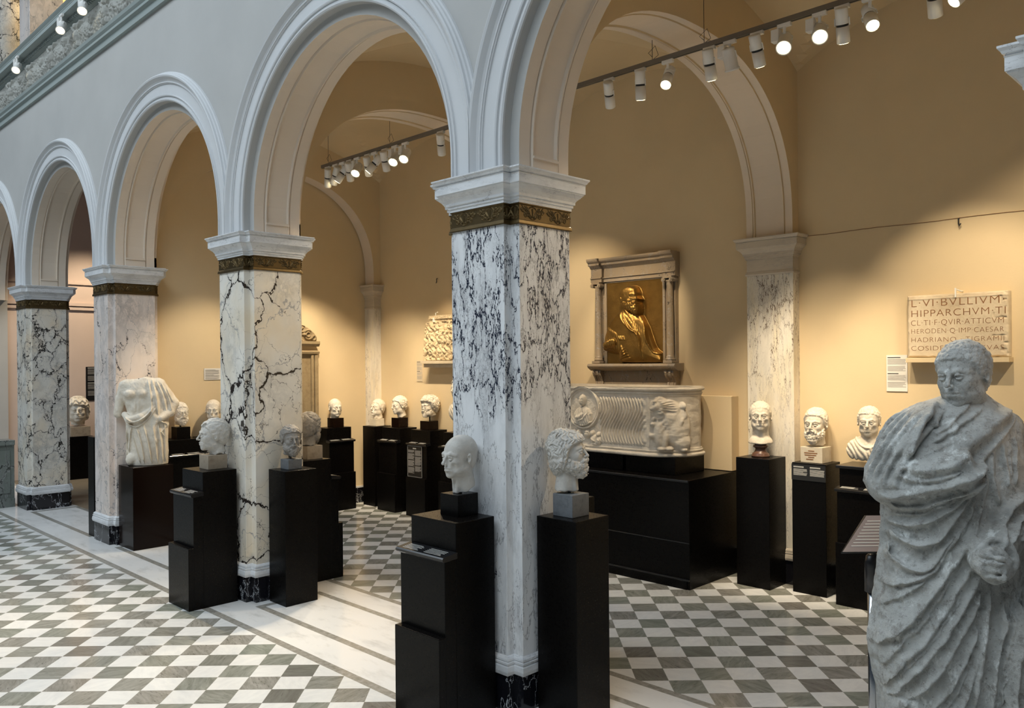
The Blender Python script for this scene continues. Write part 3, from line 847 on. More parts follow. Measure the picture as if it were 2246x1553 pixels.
# 2D helpers for reliefs
def seg2(U, W, a, b):
    dx, dy = b[0] - a[0], b[1] - a[1]; L = dx * dx + dy * dy + 1e-12
    t = np.clip(((U - a[0]) * dx + (W - a[1]) * dy) / L, 0, 1)
    return np.hypot(U - a[0] - t * dx, W - a[1] - t * dy), t
def stroke(U, W, pts, w, taper=True):
    """soft ridge along a polyline, value 0..1"""
    best = np.zeros_like(U); n = len(pts) - 1
    for i in range(n):
        d, t = seg2(U, W, pts[i], pts[i + 1]); g = (i + t) / n
        ww = w * (np.clip(np.minimum(g, 1 - g) * 5, .25, 1) if taper else 1)
        best = np.maximum(best, np.exp(-(d / ww) ** 2) * (np.clip(np.minimum(g, 1 - g) * 6, .0, 1) if taper else 1))
    return best
def poly2(U, W, pts):
    """signed distance to polygon, negative inside"""
    d = np.full(U.shape, 1e9); ins = np.zeros(U.shape, bool); n = len(pts)
    for i in range(n):
        a, b = pts[i], pts[(i + 1) % n]
        e, _ = seg2(U, W, a, b); d = np.minimum(d, e)
        c = ((a[1] > W) != (b[1] > W))
        xx = (b[0] - a[0]) * (W - a[1]) / ((b[1] - a[1]) if abs(b[1] - a[1]) > 1e-12 else 1e-12) + a[0]
        ins ^= c & (U < xx)
    return np.where(ins, -d, d)
def puff(sd, w, h):
    """pillow height from a signed distance"""
    t = np.clip(-sd / w, 0, 1); return h * np.sqrt(np.clip(1 - (1 - t) ** 2, 0, 1))
def ell2(U, W, c, r, rot=0):
    x, y = U - c[0], W - c[1]; cs, sn = math.cos(rot), math.sin(rot)
    x, y = x * cs + y * sn, -x * sn + y * cs
    return np.sqrt(np.clip(1 - (x / r[0]) ** 2 - (y / r[1]) ** 2, 0, 1))
def catmull(pts, m=5):
    pts = [np.array(p, float) for p in pts]; P = [pts[0]] + pts + [pts[-1]]; out = []
    for i in range(1, len(P) - 2):
        for k in range(m):
            t = k / m; a, b, c, d = P[i - 1], P[i], P[i + 1], P[i + 2]
            out.append(.5 * ((2 * b) + (-a + c) * t + (2 * a - 5 * b + 4 * c - d) * t * t + (-a + 3 * b - 3 * c + d) * t ** 3))
    out.append(pts[-1]); return out
def relief(name, w, hgt, nx, nz, fn, mat, parent, thick=.05, loc=(0, 0, 0), back=True, mask=None):
    """slab facing -Y: u in 0..w, v in 0..hgt, front pushed out by fn(U, W)"""
    U, W = np.meshgrid(np.linspace(0, w, nx), np.linspace(0, hgt, nz))
    H = fn(U, W)
    V = np.stack([U, -H, W], -1).reshape(-1, 3)
    i, j = np.meshgrid(np.arange(nx - 1), np.arange(nz - 1)); a = (j * nx + i).ravel()
    Q = np.stack([a, a + 1, a + nx + 1, a + nx], 1)
    if mask is not None:
        mk = mask(U, W) < 0
        cm = (mk[:-1, :-1] & mk[1:, :-1] & mk[:-1, 1:] & mk[1:, 1:]).ravel(); Q = Q[cm]
        used = np.zeros(len(V), bool); used[Q.ravel()] = True
        edges = {}
        for q in Q.tolist():
            for k in range(4):
                e = (q[k], q[(k + 1) % 4]); r = (e[1], e[0])
                if r in edges: del edges[r]
                else: edges[e] = 1
        n0 = len(V); V = np.concatenate([V, V * [1, 0, 1] + [0, thick, 0]])
        S = np.array([[b, a, a + n0, b + n0] for a, b in edges])
        Q = np.concatenate([Q, S, (Q + n0)[:, ::-1]])
    else:
        bt = list(range(nx)); rt = [k * nx + nx - 1 for k in range(nz)]; tp = [nx * (nz - 1) + k for k in range(nx)][::-1]; lf = [k * nx for k in range(nz)][::-1]
        loop = bt[:-1] + rt[:-1] + tp[:-1] + lf[:-1]; n0 = len(V); L = len(loop)
        bv = V[loop] * [1, 0, 1] + [0, thick, 0]; V = np.concatenate([V, bv])
        S = np.array([[loop[(k + 1) % L], loop[k], n0 + k, n0 + (k + 1) % L] for k in range(L)]); Q = np.concatenate([Q, S])
        c0, c1, c2, c3 = n0, n0 + nx - 1, n0 + nx - 1 + nz - 1, n0 + 2 * (nx - 1) + nz - 1
        Q = np.concatenate([Q, [[c3, c2, c1, c0]]])
    o = npobj(name, V, Q, mat, parent, True, loc)
    return o
# ------------------------------------------------------------------ pedestals
def text_lines(mb, x0, x1, z0, z1, y, rows, rnd, frac=.55):
    """thin strips standing for the unreadably small print of a label"""
    dz = (z1 - z0) / rows
    for r in range(rows):
        e = x1 - (x1 - x0) * rnd.random() * (.35 if r % 4 == 3 else .06)
        mb.box(x0, e, y - .0012, y, z1 - (r + 1) * dz + dz * (1 - frac) * .5, z1 - r * dz - dz * (1 - frac) * .5)
def stepped(name, loc, rz, label, group, w=.44, d=(.33, .42, .47), z=(1.25, 1.062, .568), mat='black', panel=False):
    t_ = empty(name, loc, rz, label, 'pedestal', group); m = M[mat]; h = w / 2
    MB().box(-h, h, -d[0], 0, 0, z[0]).build('column', m, t_, bevel=.004)
    MB().box(-h + .001, h - .001, -d[1], -d[0] + .002, 0, z[1] - .028).build('label_shelf', m, t_, bevel=.004)
    MB().box(-h, h, -d[2], -d[1] + .002, 0, z[2]).build('lower_step', m, t_, bevel=.004)
    rl = MB().prism([(-d[0] + .001, z[1] - .026), (-d[1] - .018, z[1] - .034), (-d[1] - .026, z[1] - .026), (-d[1] - .028, z[1] - .012), (-d[1] - .022, z[1] - .004), (-d[0] + .001, z[1] + .012)], -h - .012, h + .012).build('reading_rail', M['black_rail'], t_)
    lp = MB(); rnd = random.Random(name + str(loc[0]))
    sl = lambda y: z[1] - .004 + (y + d[1] + .022) / (d[1] - d[0] + .023) * .016 + .0015
    for (a, b) in ((-h + .03, -.02), (.02, h - .03)):
        for k in range(5):
            y0 = -d[1] - .005 + k * (d[1] - d[0]) * .17; y1 = y0 + .006; e = b - rnd.random() * .05
            lp.add([(a, y0, sl(y0)), (e, y0, sl(y0)), (e, y1, sl(y1)), (a, y1, sl(y1))], [(0, 1, 2, 3)])
    lp.build('label_text', M['greylabel'], rl)
    if panel:
        p = MB().box(-h + .01, h - .10, -d[1] - .010, -d[1] - .002, z[2] + .005, z[1] - .04).build('text_panel', M['dark_metal'], t_)
        q = MB(); a, b, z0, z1 = -h + .01, h - .10, z[2] + .005, z[1] - .04
        for (x0, x1, y0, y1) in ((a, a + .004, z0, z1), (b - .004, b, z0, z1), (a, b, z0, z0 + .004), (a, b, z1 - .004, z1)): q.box(x0, x1, -d[1] - .013, -d[1] - .009, y0, y1)
        q.box((a + b) / 2 - .04, (a + b) / 2 + .035, -d[1] - .012, -d[1] - .009, z1 - .045, z1 - .028)
        q.build('white_edge', M['greylabel'], p)
        q = MB(); mid = (a + b) / 2; rnd = random.Random(3)
        for (x0, x1, blocks) in ((a + .015, mid - .008, (.05, .10, .10, .10, .08)), (mid + .008, b - .015, (.09, .14, .09, .08))):
            zt = z1 - .06
            for bl in blocks:
                if zt - bl < z0: break
                text_lines(q, x0, x1, zt - bl + .012, zt, -d[1] - .010, int(bl / .011), rnd); zt -= bl
        q.build('panel_text', M['greyink'], p)
    return t_
def column(name, loc, rz, label, w, d, h, group=None, mat='black', plate=False):
    t_ = empty(name, loc, rz, label, 'pedestal', group)
    MB().box(-w / 2, w / 2, -d / 2, d / 2, 0, h).build('column', M[mat], t_, bevel=.004)
    if plate:
        p = MB().box(-w / 2 + .0, w / 2 - .0, -d / 2 - .006, -d / 2 - .0005, h - .165, h - .012).build('label_plate', M['dark_grey_metal'], t_)
        q = MB(); rnd = random.Random(9)
        q.box(-w / 2 + .02, -.045, -d / 2 - .0075, -d / 2 - .006, h - .045, h - .032); q.box(.015, w / 2 - .05, -d / 2 - .0075, -d / 2 - .006, h - .045, h - .032)
        text_lines(q, -w / 2 + .02, -.01, h - .12, h - .055, -d / 2 - .006, 7, rnd); text_lines(q, .015, w / 2 - .01, h - .12, h - .055, -d / 2 - .006, 7, rnd)
        q.build('label_text', M['greylabel'], p)
    return t_
GP = 'black stepped pedestals with a reading rail'
stepped('stepped_pedestal', (-4.02, 3.655, 0), 0, 'tall black stepped pedestal left of the nearest pier, under the stern bald head', GP)
column('column_pedestal', (-3.442, 4.01, 0), 0, 'plain tall black pedestal right of the nearest pier, under the bearded head on grey block', .33, .325, 1.25)
stepped('stepped_pedestal', (-4.02, 4.345, 0), PI, 'black stepped pedestal behind the nearest pier, its rail facing into the gallery', GP)
stepped('stepped_pedestal', (-7.528, 3.655, 0), 0, 'black stepped pedestal in front of the second pier, under the head facing left', GP)
column('column_pedestal', (-6.935, 4.03, 0), 0, 'plain black pedestal right of the second pier, under the small bearded head', .30, .335, 1.246)
stepped('stepped_pedestal', (-7.545, 4.37, 0), PI, 'black stepped pedestal behind the second pier with steps toward the gallery', GP)
column('torso_pedestal', (-10.40, 4.008, 0), 0, 'low broad glossy dark pedestal under the headless draped torso', .465, .49, 1.0, mat='brown_black')
column('column_pedestal', (-11.482, 3.95, 0), 0, 'narrow dark pedestal half hidden at the left side of the third pier', .22, .46, 1.30)
stepped('stepped_pedestal', (-10.995, 4.61, 0), PI / 2, 'black pedestal at the end wall next to the torso, left one of two', GP, d=(.34, .40, .44))
stepped('stepped_pedestal', (-10.995, 5.085, 0), PI / 2, 'black pedestal at the end wall under the half hidden head, right one of two', GP, d=(.34, .40, .44))
stepped('stepped_pedestal', (-10.975, 7.02, 0), PI / 2, 'black stepped pedestal at the end wall right of the stone doorway relief', GP, d=(.27, .34, .385))
column('column_pedestal', (-10.63, 7.67, 0), 0, 'plain black pedestal in the far corner in front of the narrow pilaster', .31, .32, 1.242)
stepped('stepped_pedestal', (-10.04, YB - .025, 0), 0, 'black stepped pedestal on the back wall under the young curly head facing left', GP, d=(.32, .385, .425))
stepped('stepped_pedestal', (-9.335, YB - .025, 0), 0, 'black stepped pedestal on the back wall with a white edged text panel', GP, d=(.32, .385, .425), panel=True)
stepped('stepped_pedestal', (-8.60, YB - .025, 0), 0, 'black stepped pedestal on the back wall mostly hidden behind the nearest pier', GP, d=(.32, .385, .425))
column('column_pedestal', (-4.0, 7.545, 0), 0, 'plain black pedestal before the wall pilaster, under the head on a turned socle', .355, .345, 1.268)
column('column_pedestal', (-3.485, 7.66, 0), 0, 'black pedestal with a grey label plate, under the bearded head on cream block', .335, .32, 1.247, plate=True)
# the wider pedestal under the togate bust
t_ = stepped('stepped_pedestal', (-2.955, YB - .025, 0), 0, 'black stepped pedestal with an overhanging top, under the draped bust beside the toga statue', GP, d=(.36, .42, .46), z=(1.235, 1.062, .568))
MB().box(-.245, .245, -.385, 0, 1.235, 1.262).build('top_board', M['black_rail'], t_, bevel=.004)
column('column_pedestal', (-17.55, 5.45, 0), 0, 'dark pedestal in the far left room under the large wavy haired head', .42, .42, .835, plate=True)

# ------------------------------------------------------------------ portrait heads on their blocks
def portrait(loc, rz, label, o, head_z, smat='white_stone', block=None, bmat='black', h=.0036, face=0, rod=True, tilt=0, cat='sculpture', name='portrait_sculpture', off=(0, 0)):
    """loc is the top of the pedestal, head_z the chin height above it"""
    t_ = empty(name, loc, rz, label, cat, None)
    s = o.get('s', 1.0); nb = o.get('neck', -.10)
    if block:
        bw, bd, bh = block
        MB().box(-bw / 2, bw / 2, -bd / 2, bd / 2, 0, bh).build('mounting_block', M[bmat], t_, bevel=.003)
    else: bh = 0
    if rod:
        MB().tube([(0, .012, bh), (0, .012, head_z + nb * s + .05)], .011, 10).build('mounting_rod', M['dark_grey_metal'], t_)
    make_head('head', o, M[smat], t_, h, (off[0], off[1], head_z), face, tilt)
    return t_
def blocktop(px): return px
# nearest pier, left: stern nearly bald old man
portrait((-4.02, 3.55, 1.25), 0, 'stern close-cropped old man head in smooth marble left of the nearest pier',
         dict(age=1, hair=.0025, amp=.0012, cell=.012, kind='comb', seed=3, s=1.12, neck=-.105, hairline=.004, full=.3, wear=.0008, cutslope=1.4), .245, 'grey_stone', (.175, .175, .14), 'black', .0026, face=R_(-4), tilt=R_(2), off=(0, .01))
# nearest pier, right: curly bearded
portrait((-3.455, 4.01, 1.25), PI / 2, 'curly long haired bearded head on a dark grey block, right of nearest pier',
         dict(age=.4, hair=.017, amp=.013, cell=.026, kind='locks', long=1, beard=.016, bamp=.013, bcell=.022, seed=11, s=1.06, neck=-.135, wear=.001, chips=[((.0, -.02, .275), .055)], cutslope=.3), .285, 'grey_stone', (.165, .165, .143), 'block_grey', .0028, face=R_(24), tilt=R_(-3), off=(0, .01))
portrait((-7.528, 3.53, 1.25), 0, 'broken head with short wavy hair on a tan block, left of second pier',
         dict(age=.2, hair=.013, amp=.008, cell=.024, kind='comb', seed=21, s=1.20, neck=-.05, wear=.0022, chips=[((.03, -.07, .20), .02)]), .175, 'grey_stone', (.19, .19, .132), 'block_tan', .0034, face=R_(-14), rod=False)
portrait((-6.96, 4.03, 1.246), PI / 2, 'small bearded head with thick curly hair on a grey block right of the second pier',
         dict(age=.5, hair=.014, amp=.008, cell=.022, kind='curl', beard=.016, bamp=.008, bcell=.018, seed=31, s=1.0, neck=-.05, wear=.0016), .160, 'dark_stone', (.145, .145, .092), 'block_grey', .0032, face=R_(-12))
portrait((-7.49, 4.56, 1.25), PI, 'weathered brown stone head with wavy hair behind the second pier, facing away into the gallery',
         dict(age=.4, hair=.012, amp=.007, cell=.024, kind='curl', beard=.006, bamp=.004, seed=41, s=1.20, neck=-.06, wear=.002), .185, 'dark_stone', (.18, .18, .14), 'block_tan', .0036, face=R_(22), rod=False)
portrait((-4.02, 4.50, 1.25), PI, 'pinkish head seen only as a sliver of hair behind the stern bald head',
         dict(age=.4, hair=.010, amp=.005, cell=.02, kind='curl', seed=45, s=1.2, neck=-.08), .25, 'relief_stone', (.17, .17, .14), 'black', .005, off=(.03, 0))
portrait((-10.80, 4.62, 1.25), PI / 2, 'eroded bearded head on a black block at the end wall, right of the torso',
         dict(age=.5, hair=.008, amp=.005, cell=.02, kind='curl', beard=.014, bamp=.006, seed=51, s=1.10, neck=-.04, wear=.003), .215, 'white_stone', (.18, .18, .16), 'black', .004, face=R_(-4))
portrait((-10.80, 5.07, 1.25), PI / 2, 'short haired head at the end wall partly hidden by the second pier',
         dict(age=.7, hair=.006, amp=.004, cell=.02, kind='comb', seed=61, s=1.15, neck=-.08), .22, 'white_stone', (.18, .18, .12), 'black', .004, face=R_(-35))
portrait((-10.80, 7.02, 1.25), PI / 2, 'gaunt old head with smooth hair on a dark block right of the stone doorway relief',
         dict(age=1, hair=.005, amp=.0025, cell=.02, kind='comb', seed=71, s=1.12, neck=-.05), .165, 'white_stone', (.18, .18, .145), 'brown_black', .004, face=R_(-10))
portrait((-10.63, 7.67, 1.242), 0, 'tilted old head on a cream block before the narrow corner pilaster',
         dict(age=1, hair=.010, amp=.005, cell=.022, kind='comb', seed=81, s=1.10, neck=-.05), .150, 'white_stone', (.17, .16, .112), 'block_cream', .004, face=R_(6), tilt=R_(-8))
portrait((-10.04, 7.67, 1.25), 0, 'smooth faced youth with curly hair on a dark block, facing left',
         dict(age=.05, hair=.012, amp=.008, cell=.022, kind='curl', seed=91, s=1.08, neck=-.065), .205, 'white_stone', (.18, .18, .145), 'brown_black', .004, face=R_(-6), tilt=R_(4))
portrait((-9.335, 7.67, 1.25), 0, 'broad damaged head with a heavy crown of thick curls on a dark block',
         dict(age=.4, hair=.026, amp=.014, cell=.028, kind='curl', beard=.004, bamp=.003, bcell=.01, seed=101, s=1.16, neck=-.02, wear=.0035, nonose=1, chips=[((.02, -.10, .05), .014)]), .20, 'white_stone', (.19, .19, .128), 'brown_black', .0036, face=R_(2))
portrait((-8.60, 7.62, 1.25), 0, 'tall draped bust mostly hidden behind the nearest pier, beside the curly head',
         dict(age=.3, hair=.014, amp=.008, cell=.024, kind='curl', seed=111, s=1.25, neck=-.07, bust=1, bustw=.20, bustz=.25, drape=1), .47, 'white_stone', None, h=.006, rod=True)
# right side heads
portrait((-3.485, 7.66, 1.247), 0, 'handsome bearded head with a fringe of short locks on an inscribed cream block',
         dict(age=.2, hair=.012, amp=.007, cell=.022, kind='comb', beard=.012, bamp=.008, bcell=.017, seed=121, s=1.20, neck=-.07), .225, 'white_stone', (.215, .20, .15), 'block_cream', .0032, face=R_(4), rod=False)
bb = [o for o in bpy.data.objects if o.name.startswith('mounting_block')][-1]
q = MB(); rnd = random.Random(2)
for k, (a, b) in enumerate(((-.03, .03), (-.07, .06), (-.065, .05), (-.03, .03), (-.05, .02))): q.box(a, b, -.1015, -.1, .108 - k * .02, .118 - k * .02)
q.build('carved_text', M['letter_red'], bb)
portrait((-2.955, 7.60, 1.262), 0, 'draped bust of a full faced man standing on the black pedestal beside the toga statue',
         dict(age=.7, full=1, hair=.007, amp=.006, cell=.022, kind='curl', seed=131, s=1.08, neck=-.06, hairline=-.004, bust=1, bustw=.205, bustz=.14, drape=1, wear=.0016), .275, 'white_stone', None, h=.0036, rod=True, face=R_(14), tilt=R_(3), name='portrait_bust')
# head on a turned brown marble socle
t_ = portrait((-4.0, 7.545, 1.268), 0, 'full faced stern head with short locks on a turned brown marble socle',
         dict(age=.8, full=1, hair=.007, amp=.005, cell=.02, kind='comb', seed=141, s=1.18, neck=-.085, wear=.0012, bust=1, bustw=.115, bustz=.03), .265, 'white_stone', None, h=.0032, rod=False, face=R_(26), tilt=R_(-2))
MB().lathe([(.088, 0), (.088, .018), (.080, .024), (.082, .036), (.066, .046), (.058, .060), (.052, .078), (.058, .092), (.074, .098), (.074, .112), (.060, .120), (.062, .130), (.072, .134), (.072, .150), (.050, .154)], 32).build('turned_socle', M['socle'] if 'socle' in M else stonemat('brown_socle_marble', (.10, .05, .035), (.25, .17, .12), .25, 14, .05, .3), t_, smooth=True)
portrait((-17.55, 5.45, .835), PI / 2, 'large head with centre parted wavy hair in the far left room',
         dict(age=.1, full=.6, hair=.026, amp=.012, cell=.03, kind='wave', long=1, seed=151, s=1.9, neck=-.05), .28, 'white_stone', (.36, .34, .19), 'block_tan', .008, face=R_(-18), rod=False)

# ------------------------------------------------------------------ the toga statue on the right
SX, SZ = 1.990, 3.62       # camera-plane position of the statue's axis
def camw(cx, cz):
    c, s = math.cos(R_(45) - TH), math.sin(R_(45) - TH)
    return (cx * c - cz * s, cx * s + cz * c)
def toga_statue():
    wx, wy = camw(SX, SZ)
    root = empty('toga_statue', (wx, wy, 0), R_(45) - TH, 'large weathered marble statue of a standing man in a heavy toga, at the right edge', 'statue')
    MB().box(-.30, .30, -.30, .30, 0, .22).build('statue_plinth', M['black'], root, bevel=.005, rot=(0, 0, -(R_(45) - TH)))
    def ps(px, py, Z=SZ): return ((px - 1123) / 1795.35 * Z - SX, CAMZ - (py - 790.97) / 1795.35 * Z + (0.0089 * (px - 1123) / 1795.35 * Z))
    Zf = 3.44
    h = .0050
    lo = (-.50, -.40, .20); hi = (.42, .34, 2.14)
    P = mkgrid(lo, hi, h); X, Y, Z = P
    tab = [(880, 2085, 2158), (893, 2050, 2172), (905, 2010, 2192), (918, 1975, 2206), (935, 1957, 2220), (960, 1945, 2232), (1000, 1927, 2240), (1040, 1910, 2246), (1075, 1905, 2250), (1098, 1915, 2254), (1118, 1940, 2258), (1160, 1943, 2262),
           (1210, 1936, 2264), (1290, 1925, 2262), (1370, 1914, 2258), (1420, 1908, 2254), (1470, 1916, 2252), (1553, 1930, 2250), (1700, 1935, 2246), (1830, 1945, 2236)]
    def pf(pts, s=1.8645, ox=1840, oy=720):
        out = []
        for x, y in pts:
            px, py = ox + x / s, oy + y / s
            l_ = np.interp(py, [t[0] for t in tab], [t[1] for t in tab]); r_ = np.interp(py, [t[0] for t in tab], [t[2] for t in tab])
            u_ = min(1, abs(2 * (px - l_) / (r_ - l_) - 1)); dz_ = np.interp(py, [880, 905, 940, 1000, 1100], [.09, .12, .155, .18, .20]) * math.sqrt(max(0, 1 - u_ ** 2.3))
            out.append(ps(px, py, SZ - dz_))
        return out
    zt = [ps(2110, t[0])[1] for t in tab][::-1]
    lt = [ps(t[1], t[0])[0] for t in tab][::-1]; rt = [ps(t[2], t[0])[0] for t in tab][::-1]
    zl = Z[0, 0, :]
    L = np.interp(zl, zt, lt); Rr = np.interp(zl, zt, rt)
    dep = np.interp(zl, [.2, .7, 1.1, 1.4, 1.6, 1.75, 1.9, 1.98, 2.03, 2.07, 2.12], [.21, .215, .215, .20, .205, .19, .165, .14, .11, .085, .07])
    cx = ((L + Rr) / 2).astype(f32)[None, None, :]; a = np.maximum((Rr - L) / 2, .03).astype(f32)[None, None, :]; b = dep.astype(f32)[None, None, :]
    u = np.abs((X - cx) / a) ; v = np.abs(Y / b)
    k0 = (u ** 2.3 + v ** 2.3) ** (1 / 2.3)
    g = np.sqrt((u / a) ** 2 + (v / b) ** 2) / np.maximum(k0, 1e-3)
    d = ((k0 - 1) / np.maximum(g, 1e-3)).astype(f32)
    d = np.minimum(np.maximum(d, -.08), .2).astype(f32)
    top = ps(2110, 893)[1]
    d = smax(d, (Z - (top + .055 - .75 * np.maximum(np.abs(X - .01) - .10, 0))).astype(f32), .03)
    # left (viewer's) forearm in the sling, hand at the chest
    e = ps(1925, 1085); wv = ps(2035, 1050)
    d = smin(d, cap(P, (e[0] + .03, -.06, e[1] + .02), (wv[0], -.215, wv[1]), .078, .058), .06)
    d = smin(d, sph(P, (wv[0] + .05, -.235, wv[1] + .01), .055), .05)
    sh = ps(1990, 960)
    d = smin(d, cap(P, (sh[0] + .03, .0, sh[1]), (e[0] + .03, -.03, e[1] + .03), .085, .08), .06)
    # right (viewer's) arm: down and forward to the fist
    s2 = ps(2205, 965); e2 = ps(2238, 1165); f2 = ps(2200, 1240, 3.33)
    d = smin(d, cap(P, (s2[0], .01, s2[1]), (e2[0], .0, e2[1]), .085, .085), .05)
    d = smin(d, cap(P, (e2[0] - .01, -.02, e2[1] - .01), (f2[0] + .01, -.23, f2[1] + .03), .095, .072), .04)
    fist = ps(2183, 1262, 3.28)
    # cloth hanging from the forearm
    for (xa, xb, za, zb, yy, r) in ((.30, .28, 1.30, .22, -.19, .045), (.235, .20, 1.26, .22, -.225, .04), (.175, .12, 1.16, .22, -.22, .035)):
        d = smin(d, cap(P, (xa - .08, yy, za), (xb - .08, yy + .02, zb), r, r * 1.15), .03)
    # folds traced in the plane of the front
    ux = X[:, 0, 0]; uz = Z[0, 0, :]; U, W = np.meshgrid(ux, uz, indexing='ij')
    # folds: (points, ridge width, height)
    F = []
    def f(pts, w=.013, hh=.016): F.append((catmull(pf(pts), 5), w, hh))
    f([(400, 285), (372, 340), (330, 430), (292, 520), (272, 545)], .022, .042)
    f([(690, 365), (620, 410), (540, 490), (440, 560), (330, 600), (255, 600)], .034, .040)
    f([(640, 350), (560, 430), (470, 500), (390, 535), (320, 560)], .014, .020)
    f([(590, 345), (530, 410), (450, 465), (390, 500)], .011, .018)
    f([(545, 335), (490, 400), (430, 452), (395, 470)], .010, .016)
    f([(395, 375), (408, 420), (425, 455)], .008, .012)
    f([(700, 395), (640, 480), (560, 580), (450, 650), (330, 695), (200, 712), (140, 690)], .016, .026)
    f([(240, 620), (300, 655), (390, 640), (470, 600)], .012, .016); f([(205, 660), (260, 690), (330, 690)], .01, .012)
    f([(190, 730), (230, 758), (330, 765), (430, 735), (520, 680), (590, 600)], .009, .018)
    f([(190, 790), (225, 825), (300, 840), (390, 815), (470, 760), (545, 660), (600, 580)], .010, .022)
    f([(188, 820), (235, 880), (310, 925), (375, 918), (430, 870), (500, 760), (560, 660)], .010, .024)
    f([(188, 850), (205, 920), (240, 985), (310, 1025), (375, 1008), (430, 940), (490, 840)], .010, .022)
    f([(165, 1075), (230, 1085), (320, 1065), (400, 1010), (470, 900), (530, 790)], .010, .018)
    f([(130, 1195), (200, 1170), (290, 1120), (370, 1060)], .009, .012)
    f([(130, 1320), (190, 1305), (270, 1240), (340, 1170), (400, 1085), (470, 980), (530, 870), (590, 720)], .014, .032)
    f([(150, 1495), (250, 1410), (340, 1320), (430, 1180), (510, 1040), (560, 930)], .012, .020)
    f([(190, 1553), (300, 1450), (390, 1340), (470, 1210), (545, 1070), (580, 960)], .012, .022)
    f([(280, 1560), (370, 1470), (450, 1350), (520, 1210), (575, 1090)], .012, .022)
    f([(370, 1600), (440, 1500), (505, 1370), (550, 1240)], .011, .020)
    f([(450, 1640), (500, 1540), (540, 1400), (560, 1300)], .011, .020)
    f([(180, 1640), (280, 1560)], .012, .018); f([(150, 1420), (240, 1340), (330, 1250)], .008, .010)
    f([(605, 1080), (585, 1200), (560, 1330), (545, 1470), (530, 1600)], .014, .026)
    f([(650, 1110), (635, 1250), (610, 1400), (595, 1560), (590, 1700)], .012, .024)
    f([(690, 1100), (680, 1250), (665, 1400), (655, 1560), (650, 1700)], .012, .022)
    f([(715, 1090), (712, 1300), (705, 1500), (700, 1700)], .012, .018)
    f([(615, 500), (612, 600), (622, 700), (640, 760)], .011, .018); f([(650, 490), (660, 590), (672, 680)], .010, .016); f([(700, 470), (698, 590), (700, 680)], .010, .014)
    f([(790, 690), (720, 720), (665, 780), (610, 870), (560, 960)], .014, .026)
    f([(800, 760), (730, 790), (670, 850), (620, 900)], .012, .024); f([(800, 830), (740, 860), (690, 890)], .012, .022)
    f([(605, 540), (595, 660), (560, 800), (530, 930)], .009, .014); f([(570, 580), (560, 680), (525, 800), (480, 920)], .009, .014)
    f([(640, 800), (590, 880), (540, 970), (500, 1080)], .010, .016)
    f([(480, 960), (440, 1080), (370, 1200), (280, 1320)], .008, .010)
    rnd = random.Random(4)
    for k in range(7):
        x0 = 160 + k * 62; f([(x0 + 260, 1560 - k * 6), (x0 + 160, 1700), (x0 + 60, 1840), (x0 + 20, 1990)], .013, .020)
    Hh = np.zeros_like(U); n0 = len(F)
    for k in range(n0 - 1):
        a_, b_ = F[k][0], F[k + 1][0]
        if np.hypot(*(a_[0] - b_[0])) < .09 and np.hypot(*(a_[-1] - b_[-1])) < .09 and F[k][1] < .014:
            m_ = 14; ia = [a_[int(i * (len(a_) - 1) / m_)] for i in range(m_ + 1)]; ib = [b_[int(i * (len(b_) - 1) / m_)] for i in range(m_ + 1)]
            F.append(([.5 * (p_ + q_) for p_, q_ in zip(ia, ib)][1:-2], .0055, .008))
    wob = (vnoise(np.stack([U.ravel(), W.ravel(), 0 * U.ravel()], 1), .045, 4) - .5).reshape(U.shape) * .012
    U2, W2 = U + wob, W + wob[::-1]
    for pts, w, hh in F:
        k_ = stroke(U2, W2, pts, w); Hh = np.maximum(Hh, (k_ ** .75) * hh * 1.15)
    # valleys next to the sharper ridges
    Hh = Hh.astype(f32)[:, None, :]
    fw = np.clip((.04 - Y) / .10, 0, 1).astype(f32)
    d = d - Hh * fw
    d = d + .006 * fw
    # sides and back: long vertical folds
    an = np.arctan2(X - cx, -Y)
    side = (np.sin(an * 17 + 1.5 * np.sin(Z * 4)) * .008 * (1 - fw) * (Z < 1.95)).astype(f32)
    d = d - side
    # long folds running down the shoulder and sleeve on the viewer's left, and down the other sleeve
    for (xa, ya, za, xb, yb, zb, kf, z_lo, z_hi, rr_, amp_) in ((sh[0] + .03, .0, sh[1] + .02, e[0] + .03, -.03, e[1] + .03, 8.0, e[1] + .02, sh[1] + .10, .16, .024), (s2[0], .01, s2[1], e2[0], .0, e2[1], 6.0, e2[1], s2[1] + .02, .14, .015)):
        tt = np.clip((za - Z) / (za - zb), -.3, 1.0); ax_, ay_ = X - (xa + (xb - xa) * tt), Y - (ya + (yb - ya) * tt)
        ang = np.arctan2(ax_, -ay_) + .35 * np.sin(tt * 2.2); near = np.clip((rr_ - np.sqrt(ax_ ** 2 + ay_ ** 2)) / .03, 0, 1)
        m_ = near * np.clip((Z - z_lo) / .06, 0, 1) * np.clip((z_hi - Z) / .04, 0, 1) * (Y < .06)
        d = d - ((np.abs(np.cos(ang * kf)) ** 1.2 - .55) * amp_ * m_).astype(f32)
    # broken fist with its socket
    fc = (fist[0], -.315, fist[1])
    d = smax(d, -ell(P, (fc[0], -.385, fc[2]), (.066, .050, .064)), .010)
    d = smin(d, ell(P, (fc[0], -.315, fc[2]), (.056, .052, .056)), .010)
    d = smin(d, cap(P, (fc[0] + .03, -.20, fc[2] + .05), (fc[0] + .01, -.27, fc[2] + .01), .085, .075), .03)
    d = smin(d, (np.sqrt((np.sqrt((X - fc[0]) ** 2 + (Z - fc[2]) ** 2) - .052) ** 2 + (Y + .325) ** 2) - .020).astype(f32), .008)
